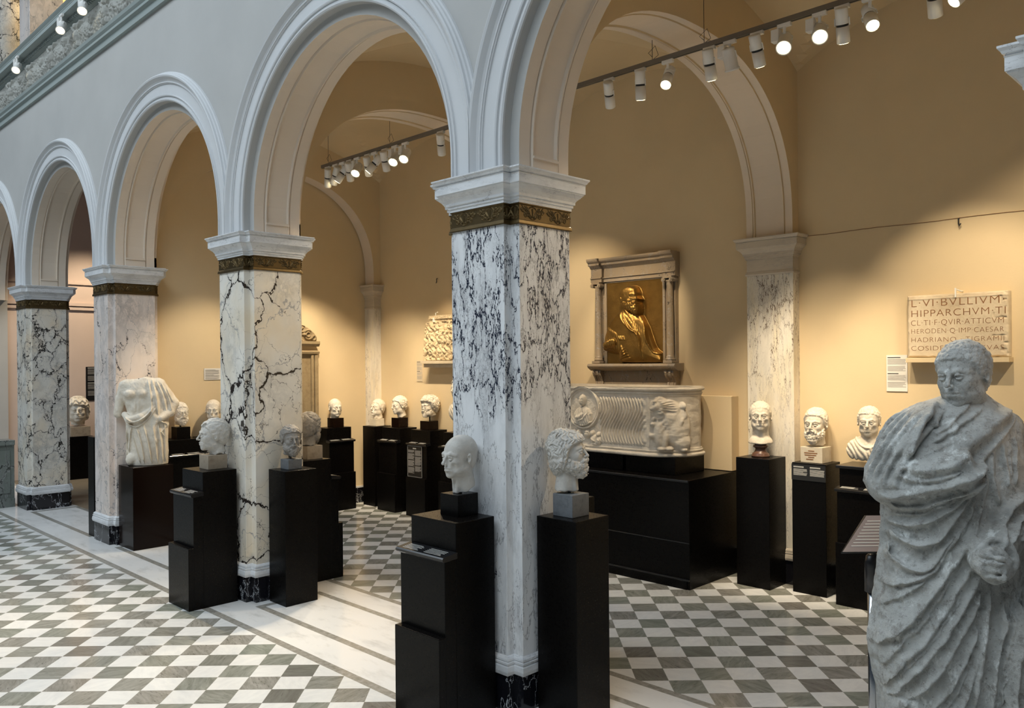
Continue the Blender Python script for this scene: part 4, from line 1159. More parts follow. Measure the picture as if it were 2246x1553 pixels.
    for k in range(4):
        aa = 0
        d = smin(d, cap(P, (fc[0] - .05 + k * .004, -.335, fc[2] + .045 - k * .028), (fc[0] + .008, -.368, fc[2] + .038 - k * .026), .013, .012), .004)
    d = smax(d, -sph(P, (fc[0] + .012, -.395, fc[2] - .002), .030), .006)
    # rolled cuff of the sleeve
    cfx, cfz = fc[0] + .02, fc[2] + .02
    d = smin(d, (np.sqrt((np.sqrt(((X - cfx) / 1.0) ** 2 + ((Z - cfz) / 1.0) ** 2) - .078) ** 2 + (Y + .300) ** 2) - .015).astype(f32), .022)
    displace(d, P, .02, lambda p: (vnoise(p, .05, 3) - .5) * .008 + (vnoise(p, .016, 8) - .5) * .006 + np.clip(vnoise(p, .03, 12) - .66, 0, 1) * -.02)
    d = smax(d, (.22 - Z).astype(f32), .004)
    V, Q = surface_nets(d, lo, h)
    npobj('toga_body', V, Q, M['statue_stone'], root)
    hp = ps(2104, 880)
    make_head('head', dict(age=.45, full=.9, hair=.008, amp=.006, cell=.020, kind='curl', hairline=.006, seed=201, s=1.14, neck=-.065, lean=.01, wear=.0016), M['statue_stone'], root, .0032, (hp[0] + .012, -.03, hp[1] - .050), R_(-56), R_(6), R_(-3))
    return root
toga_statue()

# ------------------------------------------------------------------ headless draped torso on the third pier's pedestal
def torso():
    dist = 10.23; SZt = dist
    base = (-10.42, 4.02)
    root = empty('torso_statue', (base[0], base[1], 1.0), R_(58), 'headless nude male torso with a draped cloak, before the third pier', 'statue')
    S = 363.0
    def q(x, y): return ((x - 650) / S, (1068 - y) / S)
    h = .0052
    lo = (-.42, -.26, -.01); hi = (.42, .24, 1.16)
    P = mkgrid(lo, hi, h); X, Y, Z = P; zl = Z[0, 0, :]
    tab = [(672, 628, 668), (684, 600, 690), (697, 568, 705), (715, 548, 725), (740, 542, 740), (790, 562, 752), (830, 572, 752), (860, 566, 748), (900, 566, 745), (960, 576, 742), (1010, 570, 744), (1068, 572, 742)]
    zt = [q(0, t[0])[1] for t in tab][::-1]; lt = [q(t[1], 0)[0] for t in tab][::-1]; rt = [q(t[2], 0)[0] for t in tab][::-1]
    L = np.interp(zl, zt, lt); Rr = np.interp(zl, zt, rt)
    dep = np.interp(zl, [0, .3, .55, .7, .9, 1.02, 1.09], [.17, .17, .155, .12, .135, .10, .06])
    cx = ((L + Rr) / 2).astype(f32)[None, None, :]; a = ((Rr - L) / 2).astype(f32)[None, None, :]; b = dep.astype(f32)[None, None, :]
    u = np.abs((X - cx) / a); v = np.abs(Y / b); k0 = np.sqrt(u ** 2 + v ** 2); g = np.sqrt((u / a) ** 2 + (v / b) ** 2) / np.maximum(k0, 1e-3)
    d = np.clip((k0 - 1) / np.maximum(g, 1e-3), -.08, .2).astype(f32)
    d = smax(d, (Z - 1.085 + .45 * np.abs(X)).astype(f32), .02)
    def V3(x, y, yy): c = q(x, y); return (c[0], yy, c[1])
    # arms
    d = smin(d, chain(P, [V3(562, 712, 0), V3(545, 770, .01), V3(533, 838, .0)], [.068, .058, .050], .02), .02)
    d = smin(d, chain(P, [V3(712, 712, 0), V3(762, 795, .03), V3(752, 835, -.02), V3(722, 860, -.13)], [.070, .072, .055, .035], .02), .03)
    for k in range(4): d = smin(d, cap(P, V3(728 - k * 3, 850 + k * 6, -.13), V3(708 - k * 2, 858 + k * 7, -.155), .012, .009), .004)
    # chest, ribs, belly
    d = smin(d, cap(P, V3(580, 706, 0), V3(700, 702, 0), .062, .062), .05)
    for sx in (592, 645): d = smin(d, ell(P, V3(sx, 748, -.100), (.070, .055, .050)), .022)
    d = smin(d, ell(P, V3(622, 805, -.085), (.072, .055, .10)), .025)
    d = smax(d, -cap(P, V3(620, 730, -.14), V3(622, 830, -.135), .006, .005), .02)
    d = smax(d, -sph(P, V3(623, 828, -.135), .008), .006)
    # cloak masses
    d = smin(d, chain(P, [V3(676, 706, -.03), V3(690, 760, -.11), V3(694, 850, -.13), V3(700, 950, -.13)], [.045, .040, .034, .03], .02), .03)
    d = smin(d, chain(P, [V3(566, 840, -.06), V3(590, 862, -.14), V3(640, 850, -.165), V3(690, 815, -.13)], [.035, .042, .040, .03], .02), .02)
    ux = X[:, 0, 0]; uz = zl; U, W = np.meshgrid(ux, uz, indexing='ij'); Hh = np.zeros_like(U)
    C = [([(665, 680), (682, 760), (686, 850)], .010, .016), ([(680, 680), (705, 760), (712, 850)], .010, .016), ([(700, 690), (730, 760), (742, 830)], .010, .016), ([(720, 700), (752, 770), (765, 830)], .010, .014),
         ([(740, 720), (770, 790)], .010, .012), ([(570, 845), (610, 872), (660, 850), (700, 800)], .009, .016), ([(572, 870), (620, 895), (670, 860), (705, 810)], .009, .016),
         ([(600, 890), (590, 950), (585, 1010)], .012, .020), ([(620, 895), (640, 960), (655, 1060)], .012, .022), ([(650, 885), (670, 960), (685, 1060)], .012, .022), ([(600, 920), (620, 990), (640, 1060)], .010, .018),
         ([(690, 880), (700, 960), (708, 1060)], .011, .022), ([(712, 880), (722, 960), (728, 1060)], .010, .020), ([(735, 870), (738, 960), (738, 1060)], .010, .018), ([(575, 900), (572, 960), (575, 1060)], .012, .016),
         ([(700, 880), (690, 930), (705, 960), (695, 990)], .010, .018), ([(720, 870), (745, 890), (725, 920), (745, 950)], .010, .018)]
    for pts, w, hh in C: Hh = np.maximum(Hh, stroke(U, W, catmull([q(x, y) for x, y in pts], 4), w * .85) ** .8 * hh * 1.5)
    fw = np.clip((.03 - Y) / .07, 0, 1).astype(f32)
    d = d - Hh.astype(f32)[:, None, :] * fw
    d = smin(d, ell(P, V3(595, 1040, -.11), (.06, .06, .075)), .02)
    displace(d, P, .02, lambda p: (vnoise(p, .04, 3) - .5) * .006 + (vnoise(p, .012, 8) - .5) * .004)
    d = smax(d, (.001 - Z).astype(f32), .003)
    V, Q = surface_nets(d, lo, h)
    npobj('torso_body', V, Q, M['white_stone'], root)
    MB().tube([(q(625, 0)[0], -.03, 1.055), (q(625, 0)[0], -.045, 1.068)], .006, 8).build('dowel_hole', M['ink'], root)
torso()
# ------------------------------------------------------------------ sarcophagus on its plinth
SC = -5.80
t_ = empty('sarcophagus_plinth', (SC, YB, 0), 0, 'long black lacquered plinth with raised bead lines carrying the carved sarcophagus', 'plinth')
xr = -4.39 - SC
MB().box(-1.36, xr, -1.0, -.02, 0, 1.066).build('body', M['black'], t_, bevel=.004)
for z0, z1, o_ in ((1.046, 1.068, .022), (.448, .460, .010), (.085, .105, .022)):
    MB().box(-1.36, xr + .002, -1.0 - o_, -1.0, z0, z1).build('bead', M['black_rail'], t_, bevel=.004)
MB().box(-1.34, xr - .03, -1.008, -1.0, 0, .084).build('kick_board', M['black'], t_)
lp = MB()
for k in range(5): lp.box(-.55, -.32 - .02 * (k % 2), -1.008 + k * .010, -1.004 + k * .010, 1.068, 1.0695)
lp.build('label_text', M['greylabel'], t_)
for (a, b) in ((-1.15, -.42), (-.30, .46), (.50, 1.12)):
    o = MB().box(a, b, -.80, -.25, 0, .18).build('support_block', M['black'], None, bevel=.004, loc=(SC, YB, 1.067))
    tag(o, {-1.15: 'black support block under the left end of the sarcophagus', -.30: 'black support block under the middle of the sarcophagus', .50: 'black support block under the right end of the sarcophagus'}[a], 'block', None)
o = MB().box(-5.2, -4.41, 7.70, YB - .005, 1.07, 1.855).build('wall_block', M['cream'], None, bevel=.004)
tag(o, 'cream plastered block projecting from the wall behind the right end of the sarcophagus', 'block')
def sarcophagus():
    root = empty('sarcophagus', (-5.82, YB, 1.247), 0, 'long marble sarcophagus carved with wavy flutes, a round portrait and a lion', 'sarcophagus')
    HL, HH, yf, rc = 1.20, .715, -.86, .40
    nz = 150
    # perimeter: left back -> left corner -> front -> right corner -> right back
    per = []
    def add(x, y, nx_, ny_): per.append((x, y, nx_, ny_))
    yc_ = yf + rc; nfr = 480
    for k in range(90):
        a = PI * k / 90; add(-HL + rc - rc * math.sin(a), yc_ + (rc if a > PI / 2 else .28) * math.cos(a), -math.sin(a), math.cos(a))
    for k in range(nfr): add(-HL + rc + (2 * HL - 2 * rc) * k / nfr, yf, 0, -1)
    for k in range(91):
        a = PI * k / 90; add(HL - rc + rc * math.sin(a), yc_ - (rc if a < PI / 2 else .28) * math.cos(a), math.sin(a), -math.cos(a))
    per = np.array(per); dl = np.hypot(*np.diff(per[:, :2], axis=0).T); s = np.concatenate([[0], np.cumsum(dl)])
    s0 = s[90]  # start of the straight front
    U, W = np.meshgrid(s - s0 - (HL - rc), np.linspace(0, HH, nz))   # U = 0 at centre
    H = np.zeros_like(U)
    # rims
    rim = lambda z, w, h_: h_ * np.exp(-((W - z) / w) ** 4)
    H += rim(.018, .022, .040) + rim(.060, .012, .020) + rim(.080, .006, .010) + rim(HH - .02, .022, .040) + rim(HH - .062, .012, .018) + rim(HH - .085, .006, .010)
    z0, z1 = .095, HH - .10
    inz = (W > z0) & (W < z1)
    aU = np.abs(U)
    v = (W - z0) / (z1 - z0)
    sg = np.where(U > 0, 1, -1)
    # strigils
    xs = aU - .055 * np.sin((v - .5) * 2 * PI) * 1.0
    ph = xs / .0385 * 2 * PI
    st = .028 * np.abs(np.cos(ph / 2)) ** 3.0 + .003 * (np.abs(np.cos(ph / 2)) < .25)
    cap_ = np.clip(np.minimum(v, 1 - v) / .05, 0, 1)
    ms = (aU > .24) & (aU < .825) & inz
    H += np.where(ms, st * cap_, 0)
    for xx in (.835, .856): H += .012 * np.exp(-((aU - xx) / .006) ** 4) * inz
    # round portrait
    cz = .475; r = np.hypot(U - .0, W - cz)
    disc = r < .235
    H = np.where(disc, .006, H); H += .026 * np.exp(-((r - .222) / .014) ** 4) + .018 * np.exp(-((r - .196) / .007) ** 2)
    bust = poly2(U, W, [(-.12, cz - .17), (-.125, cz - .06), (-.085, cz - .01), (-.03, cz + .015), (.03, cz + .015), (.085, cz - .01), (.125, cz - .06), (.12, cz - .17), (0, cz - .21)])
    H += puff(bust, .05, .045) * (r < .20)
    H += np.where((bust < 0) & (r < .2), .005 * np.sin(U * 230 + W * 60), 0)
    H = np.maximum(H, .07 * ell2(U, W, (0, cz + .085), (.048, .066)))
    H += .015 * ell2(U, W, (0, cz + .075), (.010, .02)) + .012 * ell2(U, W, (0, cz + .04), (.026, .03)) - .010 * ell2(U, W, (.018, cz + .095), (.010, .007)) - .010 * ell2(U, W, (-.018, cz + .095), (.010, .007))
    H += .022 * stroke(U, W, [(-.09, cz - .11), (-.02, cz - .10), (.04, cz - .055)], .02) + .014 * stroke(U, W, [(.10, cz - .04), (.03, cz - .12), (-.06, cz - .15)], .01)
    # two little seated figures and masks under it
    for sx in (-1, 1):
        for (dx, dz, rx, rz_, hh) in ((.13, .20, .030, .036, .05), (.15, .135, .045, .055, .045), (.21, .19, .026, .03, .045), (.215, .12, .035, .055, .04), (.055, .19, .04, .05, .045), (.17, .085, .05, .022, .035)):
            H = np.maximum(H, hh * ell2(U, W, (sx * dx, dz), (rx, rz_)) * (H < .03) + H * (H >= .03))
        for (dx, dz) in ((.045, .20), (.07, .20)): H -= .015 * ell2(U, W, (sx * dx, dz), (.010, .008))
        H += .01 * stroke(U, W, [(sx * .10, .16), (sx * .17, .12), (sx * .20, .09)], .008) + .01 * stroke(U, W, [(sx * .20, .15), (sx * .24, .12)], .007)
    # lions at both ends (frame edge to rounded corner)
    A_ = (aU - .872) / .74
    field = (A_ > 0) & (W > .05)
    L = np.zeros_like(U)
    def E(c, r_, h_, rot=0):
        nonlocal L; L = np.maximum(L, h_ * ell2(A_, W, c, r_, rot))
    E((.26, .40), (.20, .19), .060, .3); E((.40, .30), (.20, .20), .062); E((.14, .28), (.085, .22), .070); E((.22, .18), (.05, .16), .060, -.15); E((.46, .15), (.14, .10), .066)
    E((.15, .50), (.125, .125), .085); E((.11, .52), (.07, .065), .115); E((.065, .50), (.04, .03), .12); E((.10, .57), (.03, .025), .115)
    E((.17, .085), (.055, .028), .075); E((.27, .085), (.055, .028), .075); E((.46, .075), (.06, .025), .07)
    E((.07, .34), (.05, .04), .075); E((.05, .22), (.055, .04), .07); E((.09, .40), (.06, .03), .08, .4)
    E((.46, .52), (.035, .045), .075); E((.47, .43), (.05, .085), .06, .2); E((.42, .36), (.025, .08), .075, -.5)
    n1, r1_ = worley(np.stack([A_.ravel(), W.ravel(), 0 * U.ravel()], 1), .034, 5); n1 = n1.reshape(U.shape)
    mane = np.clip(1 - np.hypot((A_ - .17) / .19, (W - .47) / .21), 0, 1) ** .4
    an = np.arctan2(W - .52, A_ - .12); rr = np.hypot(A_ - .12, W - .52)
    locks = np.sin(an * 26 + rr * 30 * np.sin(an * 5)) * .010 * (rr > .06)
    L += mane * locks * (L > .02)
    fur = np.clip(1 - np.hypot((A_ - .36) / .16, (W - .20) / .13), 0, 1) ** .5
    L += (fur * (1 - n1) * .010 + .002 * (1 - n1)) * (L > .01)
    for dz in (-.012, .0, .012, .024): L += .008 * stroke(A_, W, [(.02, .33 + dz), (.09, .34 + dz * .6)], .005)
    for dx in (-.03, 0, .03):
        L += .008 * stroke(A_, W, [(.17 + dx, .07), (.17 + dx, .10)], .006) + .008 * stroke(A_, W, [(.27 + dx, .07), (.27 + dx, .10)], .006)
    L -= .02 * ell2(A_, W, (.09, .535), (.012, .010)); L -= .018 * ell2(A_, W, (.055, .48), (.03, .008))
    L *= np.clip((.60 - A_) / .06, 0, 1) * np.clip((A_ - .0) / .012, 0, 1) * np.clip((HH - .05 - W) / .02, 0, 1)
    H = np.where(field, np.maximum(H, L), H)
    p3 = np.stack([U.ravel(), W.ravel(), 0 * U.ravel()], 1)
    H += ((vnoise(p3, .05, 2) - .5) * .006 + (vnoise(p3, .012, 6) - .5) * .003).reshape(U.shape)
    Xp = per[:, 0][None] + per[:, 2][None] * H; Yp = per[:, 1][None] + per[:, 3][None] * H
    V = np.stack([Xp, Yp, W], -1).reshape(-1, 3); m = len(per)
    i, j = np.meshgrid(np.arange(m - 1), np.arange(nz - 1)); a = (j * m + i).ravel(); Q = np.stack([a, a + 1, a + m + 1, a + m], 1)
    npobj('carved_front', V, Q, M['sarc_stone'], root)
    # inner body with rim, floor and back
    mb = MB(); sel = list(range(0, m, 6)) + [m - 1]
    bot = [(per[k, 0] + per[k, 2] * .035, per[k, 1] + per[k, 3] * .035, .0) for k in sel]; n = len(bot)
    tp = [(x, y, HH) for x, y, z in bot]; inn = [(per[k, 0] - per[k, 2] * .07, per[k, 1] - per[k, 3] * .07, HH) for k in sel]; inb = [(x, y, .12) for x, y, z in inn]
    base = len(mb.v); mb.v += bot + tp + inn + inb
    mb.f.append(tuple(base + k for k in range(n)))
    for k in range(n - 1):
        mb.f.append((base + n + k, base + n + k + 1, base + 2 * n + k + 1, base + 2 * n + k)); mb.f.append((base + 2 * n + k, base + 2 * n + k + 1, base + 3 * n + k + 1, base + 3 * n + k))
    mb.f.append(tuple(base + 3 * n + k for k in range(n)))
    mb.f.append((base, base + n - 1, base + 2 * n - 1, base + n))
    mb.build('trough', M['sarc_stone'], root)
sarcophagus()

# ------------------------------------------------------------------ bronze portrait relief in its marble frame
def bronze_relief():
    root = empty('framed_relief', (-5.70, YB, 1.96), 0, 'gilded bronze relief of a bearded man, in a marble frame above the sarcophagus', 'relief')
    fw = .575
    MB().box(-fw + .02, fw - .02, -.06, 0, .20, 1.36).build('back_slab', M['marble_frame'], root)
    # entablature
    MB().prism([(0, 1.22), (-.10, 1.22), (-.10, 1.26), (-.115, 1.265), (-.115, 1.275), (-.095, 1.28), (-.095, 1.38), (-.11, 1.39), (-.125, 1.41), (-.15, 1.42), (-.15, 1.445), (-.175, 1.46), (-.185, 1.475), (-.185, 1.495), (0, 1.495)], -fw - .0, fw + .0).build('entablature', M['marble_frame'], root)
    for s in (-1, 1):
        MB().prism([(-.09, 1.22), (-.135, 1.22), (-.135, 1.26), (-.148, 1.265), (-.148, 1.275), (-.13, 1.28), (-.13, 1.38), (-.145, 1.39), (-.16, 1.41), (-.185, 1.42), (-.185, 1.445), (-.21, 1.46), (-.22, 1.475), (-.22, 1.497), (-.09, 1.497)],
                   min(s * (fw - .14), s * (fw + .025)), max(s * (fw - .14), s * (fw + .025))).build('cornice_break', M['marble_frame'], root)
    for s in (-1, 1):
        cx = s * (fw - .065)
        c = MB().lathe([(.052, .275), (.052, .285), (.056, .292), (.052, .30), (.044, .305), (.048, .315), (.044, .325), (.041, .33), (.041, .6), (.036, 1.12), (.040, 1.13), (.036, 1.14), (.038, 1.16), (.046, 1.175)], 20, cx, -.105).build('column', M['marble_frame'], root, smooth=True)
        MB().box(cx - .06, cx + .06, -.165, -.045, .245, .276).build('column_base', M['marble_frame'], root, bevel=.004)
        m_ = MB().box(cx - .058, cx + .058, -.16, -.05, 1.195, 1.22)
        for q in (-1, 1):
            m_.tube([(cx + q * .052, -.165, 1.178), (cx + q * .052, -.05, 1.178)], .024, 12)
            m_.tube([(cx + q * .052, -.172, 1.178), (cx + q * .052, -.165, 1.178)], .011, 10)
        m_.build('ionic_capital', M['marble_frame'], root)
    MB().prism([(0, .16), (-.12, .16), (-.15, .175), (-.175, .19), (-.19, .205), (-.195, .215), (-.19, .232), (-.18, .242), (0, .246)], -fw - .045, fw + .045).build('sill', M['marble_frame'], root)
    MB().box(-fw + .06, fw - .06, -.07, 0, -.02, .162).build('apron', M['marble_frame'], root)
    for s in (-1, 1):
        cx = s * (fw - .06); mb = MB()
        pr = [(0, .162), (-.15, .162), (-.155, .14), (-.145, .11), (-.115, .07), (-.095, .03), (-.10, .0), (-.09, -.02), (0, -.02)]
        for k in range(4): mb.prism(pr if k % 2 == 0 else [(y * .93, z) for y, z in pr], cx - .055 + k * .0275, cx - .055 + (k + 1) * .0275)
        mb.build('console', M['marble_frame'], root)
    PW, PH = .80, .985
    def q(x, y): return ((x - 235) / 315 * PW, (748 - y) / 487 * PH)
    def fn(U, W):
        H = np.zeros_like(U)
        body = poly2(U, W, catmull([q(*p) for p in ((358, 425), (320, 455), (275, 500), (252, 560), (235, 625), (236, 672), (270, 690), (320, 700), (330, 745), (548, 748), (548, 700), (520, 662), (497, 600), (480, 545), (462, 505), (445, 475), (400, 440))], 4))
        H += puff(body, .028, .035) + puff(body, .20, .075)
        coat = poly2(U, W, catmull([q(*p) for p in ((345, 425), (300, 470), (262, 530), (240, 640), (330, 700), (335, 745), (470, 745), (462, 640), (440, 560), (400, 490), (365, 450))], 4))
        H += puff(coat, .03, .018)
        H += .020 * stroke(U, W, catmull([q(*p) for p in ((352, 440), (372, 500), (410, 555), (440, 580), (455, 640), (468, 740))]), .012)
        H += .014 * stroke(U, W, catmull([q(*p) for p in ((345, 448), (352, 490), (385, 535), (430, 572))]), .010)
        for k in range(9): H += .006 * stroke(U, W, [q(380 + k * 9, 450 + k * 12), q(400 + k * 9, 520 + k * 20)], .005)
        for k in range(7): H += .012 * stroke(U, W, catmull([q(455 + k * 4, 500 + k * 16), q(475 + k * 4, 560 + k * 16), q(480 + k * 8, 640 + k * 10)]), .006)
        for k in range(8): H += .009 * stroke(U, W, catmull([q(262 + k * 8, 520 + k * 6), q(250 + k * 12, 590 + k * 4), q(262 + k * 10, 650 + k * 5)]), .010)
        for k in range(5): H += .010 * stroke(U, W, [q(345, 690 + k * 10), q(375 + 8 * k, 655 + k * 15)], .006)
        # forearm, cuff and hand holding a stick
        arm = poly2(U, W, catmull([q(*p) for p in ((236, 640), (262, 618), (315, 600), (328, 640), (275, 665), (240, 678))], 4)); H += puff(arm, .04, .04)
        H = np.maximum(H, .13 * ell2(U, W, q(348, 607), (.065, .055)))
        for k in range(4): H += .012 * stroke(U, W, [q(338 + k * 9, 588), q(350 + k * 8, 618)], .007)
        H += .016 * stroke(U, W, [q(350, 640), (q(372, 705))], .010)
        H = np.maximum(H, .09 * ell2(U, W, q(522, 690), (.085, .03), -.3)); H = np.maximum(H, .09 * ell2(U, W, q(520, 715), (.07, .04), .2))
        # head turned to the right
        head = poly2(U, W, catmull([q(*p) for p in ((335, 365), (340, 330), (362, 308), (395, 302), (425, 315), (437, 345), (439, 366), (451, 386), (441, 396), (447, 425), (449, 455), (440, 478), (420, 474), (395, 455), (365, 440), (345, 415))], 4))
        H = np.maximum(H, puff(head, .03, .085) + puff(head, .12, .060))
        H += .016 * stroke(U, W, [q(428, 352), q(442, 386)], .011) + .006 * stroke(U, W, [q(402, 358), q(415, 353), q(428, 357)], .010) - .012 * ell2(U, W, q(412, 368), (.022, .012)) + .012 * ell2(U, W, q(413, 368), (.012, .008))
        H += .014 * ell2(U, W, q(398, 392), (.03, .025)) + .018 * ell2(U, W, q(352, 385), (.016, .034)) - .010 * ell2(U, W, q(353, 385), (.008, .02))
        H += .018 * stroke(U, W, [q(415, 405), q(432, 400), q(446, 410)], .010)
        be = poly2(U, W, catmull([q(*p) for p in ((368, 395), (400, 402), (440, 405), (450, 440), (446, 480), (428, 478), (398, 458), (375, 430))], 4))
        n, _ = worley(np.stack([U.ravel(), W.ravel() * .6, 0 * U.ravel()], 1), .022, 4); n = n.reshape(U.shape)
        H += puff(be, .05, .008) + (be < 0) * (1 - n) * .014
        p3 = np.stack([U.ravel(), W.ravel(), 0 * U.ravel()], 1)
        H += ((vnoise(p3, .08, 2) - .5) * .004 + (vnoise(p3, .014, 6) - .5) * .0012).reshape(U.shape)
        return H
    relief('bronze_panel', PW, PH, 230, 280, fn, M['gold_bronze'], root, .015, (-PW / 2, -.075, .247))
    for (a, b, c, d_) in ((-.43, -.40, .247, 1.225), (.40, .43, .247, 1.225), (-.43, .43, 1.205, 1.225)):
        MB().box(a, b, -.085, -.055, c, d_).build('panel_frame', M['marble_frame'], root)
bronze_relief()

# ------------------------------------------------------------------ inscription tablet
def text_mesh(body, size, mat, parent, loc, depth=.002, sx=1.0, width=None):
    cu = bpy.data.curves.new('t', 'FONT'); cu.body = body; cu.size = size; cu.extrude = depth; cu.align_x = 'LEFT'; cu.space_character = 1.1; cu.offset = -.0014
    o = bpy.data.objects.new('t', cu); COL.objects.link(o)
    dg = bpy.context.evaluated_depsgraph_get(); me = bpy.data.meshes.new_from_object(o.evaluated_get(dg))
    bpy.data.objects.remove(o); me.name = 'inscription_line'; me.materials.clear(); me.materials.append(mat)
    xs = [v.co.x for v in me.vertices]; w = max(xs) - min(xs)
    if width: sx = width / w
    me.transform(Matrix.Diagonal((sx, 1, 1, 1))); me.transform(Matrix.Rotation(PI / 2, 4, 'X'))
    r = bpy.data.objects.new('inscription_line', me); COL.objects.link(r); r.parent = parent; r.location = loc
    return r
def tablet():
    x0, z0, w, hgt = -2.665, 2.245, .80, .555
    root = empty('inscription_tablet', (x0, YB - .002, z0), 0, 'rectangular marble tablet with six lines of red cut Latin letters behind the toga statue', 'tablet')
    rnd = random.Random(5)
    def fn(U, W):
        e = np.minimum(np.minimum(U, w - U), np.minimum(W, hgt - W)); p3 = np.stack([U.ravel(), W.ravel(), 0 * U.ravel()], 1)
        n = vnoise(p3, .03, 3).reshape(U.shape); n2 = vnoise(p3, .010, 7).reshape(U.shape)
        H = np.zeros_like(U) - .012 * np.clip(1 - e / (.006 + .016 * n), 0, 1) + (n2 - .5) * .0010
        H += .004 * np.exp(-((W - (hgt - .035)) / .007) ** 2) - .012 * np.clip(n - .72, 0, 1) * (U > w * .85) * 3
        return H
    relief('slab', w, hgt, 200, 140, fn, M['tablet_stone'], root, .10, (0, -.10, 0))
    for k, (s, z, sz, wd) in enumerate((('L·VI·BVLLIVM·', .452, .098, .735), ('HIPPARCHVM·TI', .362, .088, .745), ('CL·TI·F·QVIR·ATTICVM', .285, .070, .735), ('HERODEN·Q·IMP·CAESAR', .213, .062, .735), ('HADRIANO · TIGRAMII', .137, .060, .735), ('COSIDEM · · · · XVAS', .062, .060, .735))):
        text_mesh(s, sz, M['letter_red'], root, (.028, -.1005, z), .0012, width=wd)
    t2 = MB().box(-.005, w + .012, -.135, 0, -.045, -.003).build('tablet_shelf', M['cream'], None, bevel=.003, loc=(x0, YB - .002, z0)); tag(t2, 'narrow white shelf carrying the inscribed tablet', 'shelf')
    b = MB().box(.398, .408, -.118, -.098, hgt - .035, hgt + .045); b.tube([(.40, -.10, hgt + .035), (.425, -.05, hgt + .02), (.43, 0, hgt + .02)], .006, 8)
    b.build('wall_clamp', M['white_metal'], root)
tablet()
def label_card(loc, w, hgt, rz, label, mat='paper', rows=26, dark=False):
    root = empty('text_label', loc, rz, label, 'label')
    MB().box(0, w, -.008, 0, 0, hgt).build('card', M[mat], root)
    q = MB(); rnd = random.Random(w * 100 + hgt); z = hgt - .02
    ink = 'greyink' if not dark else 'greyink'
    hd = MB()
    for blk in range(2):
        hd.box(w * .06, w * (.68 - .1 * blk), -.0095, -.008, z - hgt * .022, z); z -= hgt * .045
        for par in range(2):
            n = rows // 5
            text_lines(q, w * .06, w * .94, z - hgt * .155, z, -.008, n, rnd, .42); z -= hgt * .19
        z -= hgt * .015
    hd.build('heading_line', M['ink'] if not dark else M['greylabel'], root); q.build('text_line', M[ink], root)
    return root
label_card((-2.885, YB - .001, 1.935), .185, .335, 0, 'tall white text card on the wall left of the toga statue')
label_card((-9.83, YB - .001, 1.945), .135, .32, 0, 'narrow cream text card on the wall left of the carved battle relief', 'tablet_stone')
label_card((-10.998, 5.035, 2.02), .235, .16, PI / 2, 'small white text card on the end wall seen left of the second pier')
label_card((-18.095, 5.78, 1.50), .55, .70, PI / 2, 'dark panel with printed text on the far left wall', 'dark_metal', dark=True)

# ------------------------------------------------------------------ battle relief fragment on its shelf, back wall
def battle():
    w, hgt = .82, .66
    root = empty('battle_relief', (-9.49, YB - .006, 2.265), 0, 'carved limestone fragment crowded with fighting figures, on a shelf left of the nearest pier', 'relief')
    def fn(U, W):
        p3 = np.stack([U.ravel(), W.ravel(), 0 * U.ravel()], 1)
        n, _ = worley(p3, .10, 3); n = n.reshape(U.shape); m, _ = worley(p3, .045, 9); m = m.reshape(U.shape)
        H = .055 * np.sqrt(np.clip(1 - n ** 2, 0, 1)) + .028 * (1 - m) + .012 * np.sin(U * 60 + np.sin(W * 40) * 2)
        rr = np.random.RandomState(4)
        for k in range(14):
            c = (.06 + rr.rand() * .62, .12 + rr.rand() * .36); H = np.maximum(H, .085 * ell2(U, W, c, (.026, .034)))
            a = rr.rand() * 3; H = np.maximum(H, .07 * stroke(U, W, [c, (c[0] + .1 * math.cos(a), c[1] - .09 * abs(math.sin(a)))], .02))
        H = np.maximum(H, .08 * stroke(U, W, catmull([(.05, .03), (.12, .12), (.22, .13), (.28, .02)]), .018))
        H = np.where(W > .56, .03 + .02 * (W > .60), H); H = np.where((U > .40) & (U < .56) & (W > .43) & (W < .56), .01, H)
        H = np.maximum(H, .05 * ell2(U, W, (.48, .47), (.035, .05)))
        H += (vnoise(p3, .014, 6) - .5).reshape(U.shape) * .008
        return H
    msk = lambda U, W: poly2(U, W, [(.04, 0), (.62, 0), (.70, .05), (.74, .18), (.80, .30), (.81, .65), (.14, .655), (.12, .58), (.07, .50), (.06, .40), (.02, .30), (.03, .12)])
    relief('carved_slab', w, hgt, 210, 170, fn, M['relief_stone'], root, .09, (0, -.10, 0), mask=msk)
    MB().tube([(.28, -.13, .60), (.28, -.14, .69), (.33, -.14, .70)], .006, 8).build('wall_clamp', M['white_metal'], root)
    MB().box(.24, .26, -.16, -.12, .56, .62).build('clamp_pad', M['white_metal'], root)
    o = MB().box(-.02, .86, -.20, 0, -.055, -.012).box(-.0, .84, -.16, 0, -.11, -.055).build('relief_shelf', M['tablet_stone'], None, bevel=.003, loc=(-9.47, YB - .006, 2.27)); tag(o, 'stone coloured shelf under the carved battle relief', 'shelf')
battle()
# small steel hooks and hanging wire on the walls
for (x, z, lab) in ((-2.26, 3.42, 'small steel hook on the wall above the inscribed tablet'), (-9.33, 3.44, 'small steel hook on the wall above the battle relief')):
    o = MB().tube([(x, YB, z + .04), (x, YB - .02, z + .035), (x, YB - .02, z - .01), (x + .01, YB - .035, z - .03), (x + .02, YB - .03, z - .01)], .006, 8).build('wall_hook', M['dark_grey_metal']); tag(o, lab, 'hook')
o = MB().tube([(-3.70 + k * .25, YB - .004, 3.462 - .004 * math.sin(k * 1.7)) for k in range(28)], .0025, 6).build('wall_cable', M['letter_red']); tag(o, 'thin cable fixed along the wall above the inscription, right of the pilaster', 'cable')

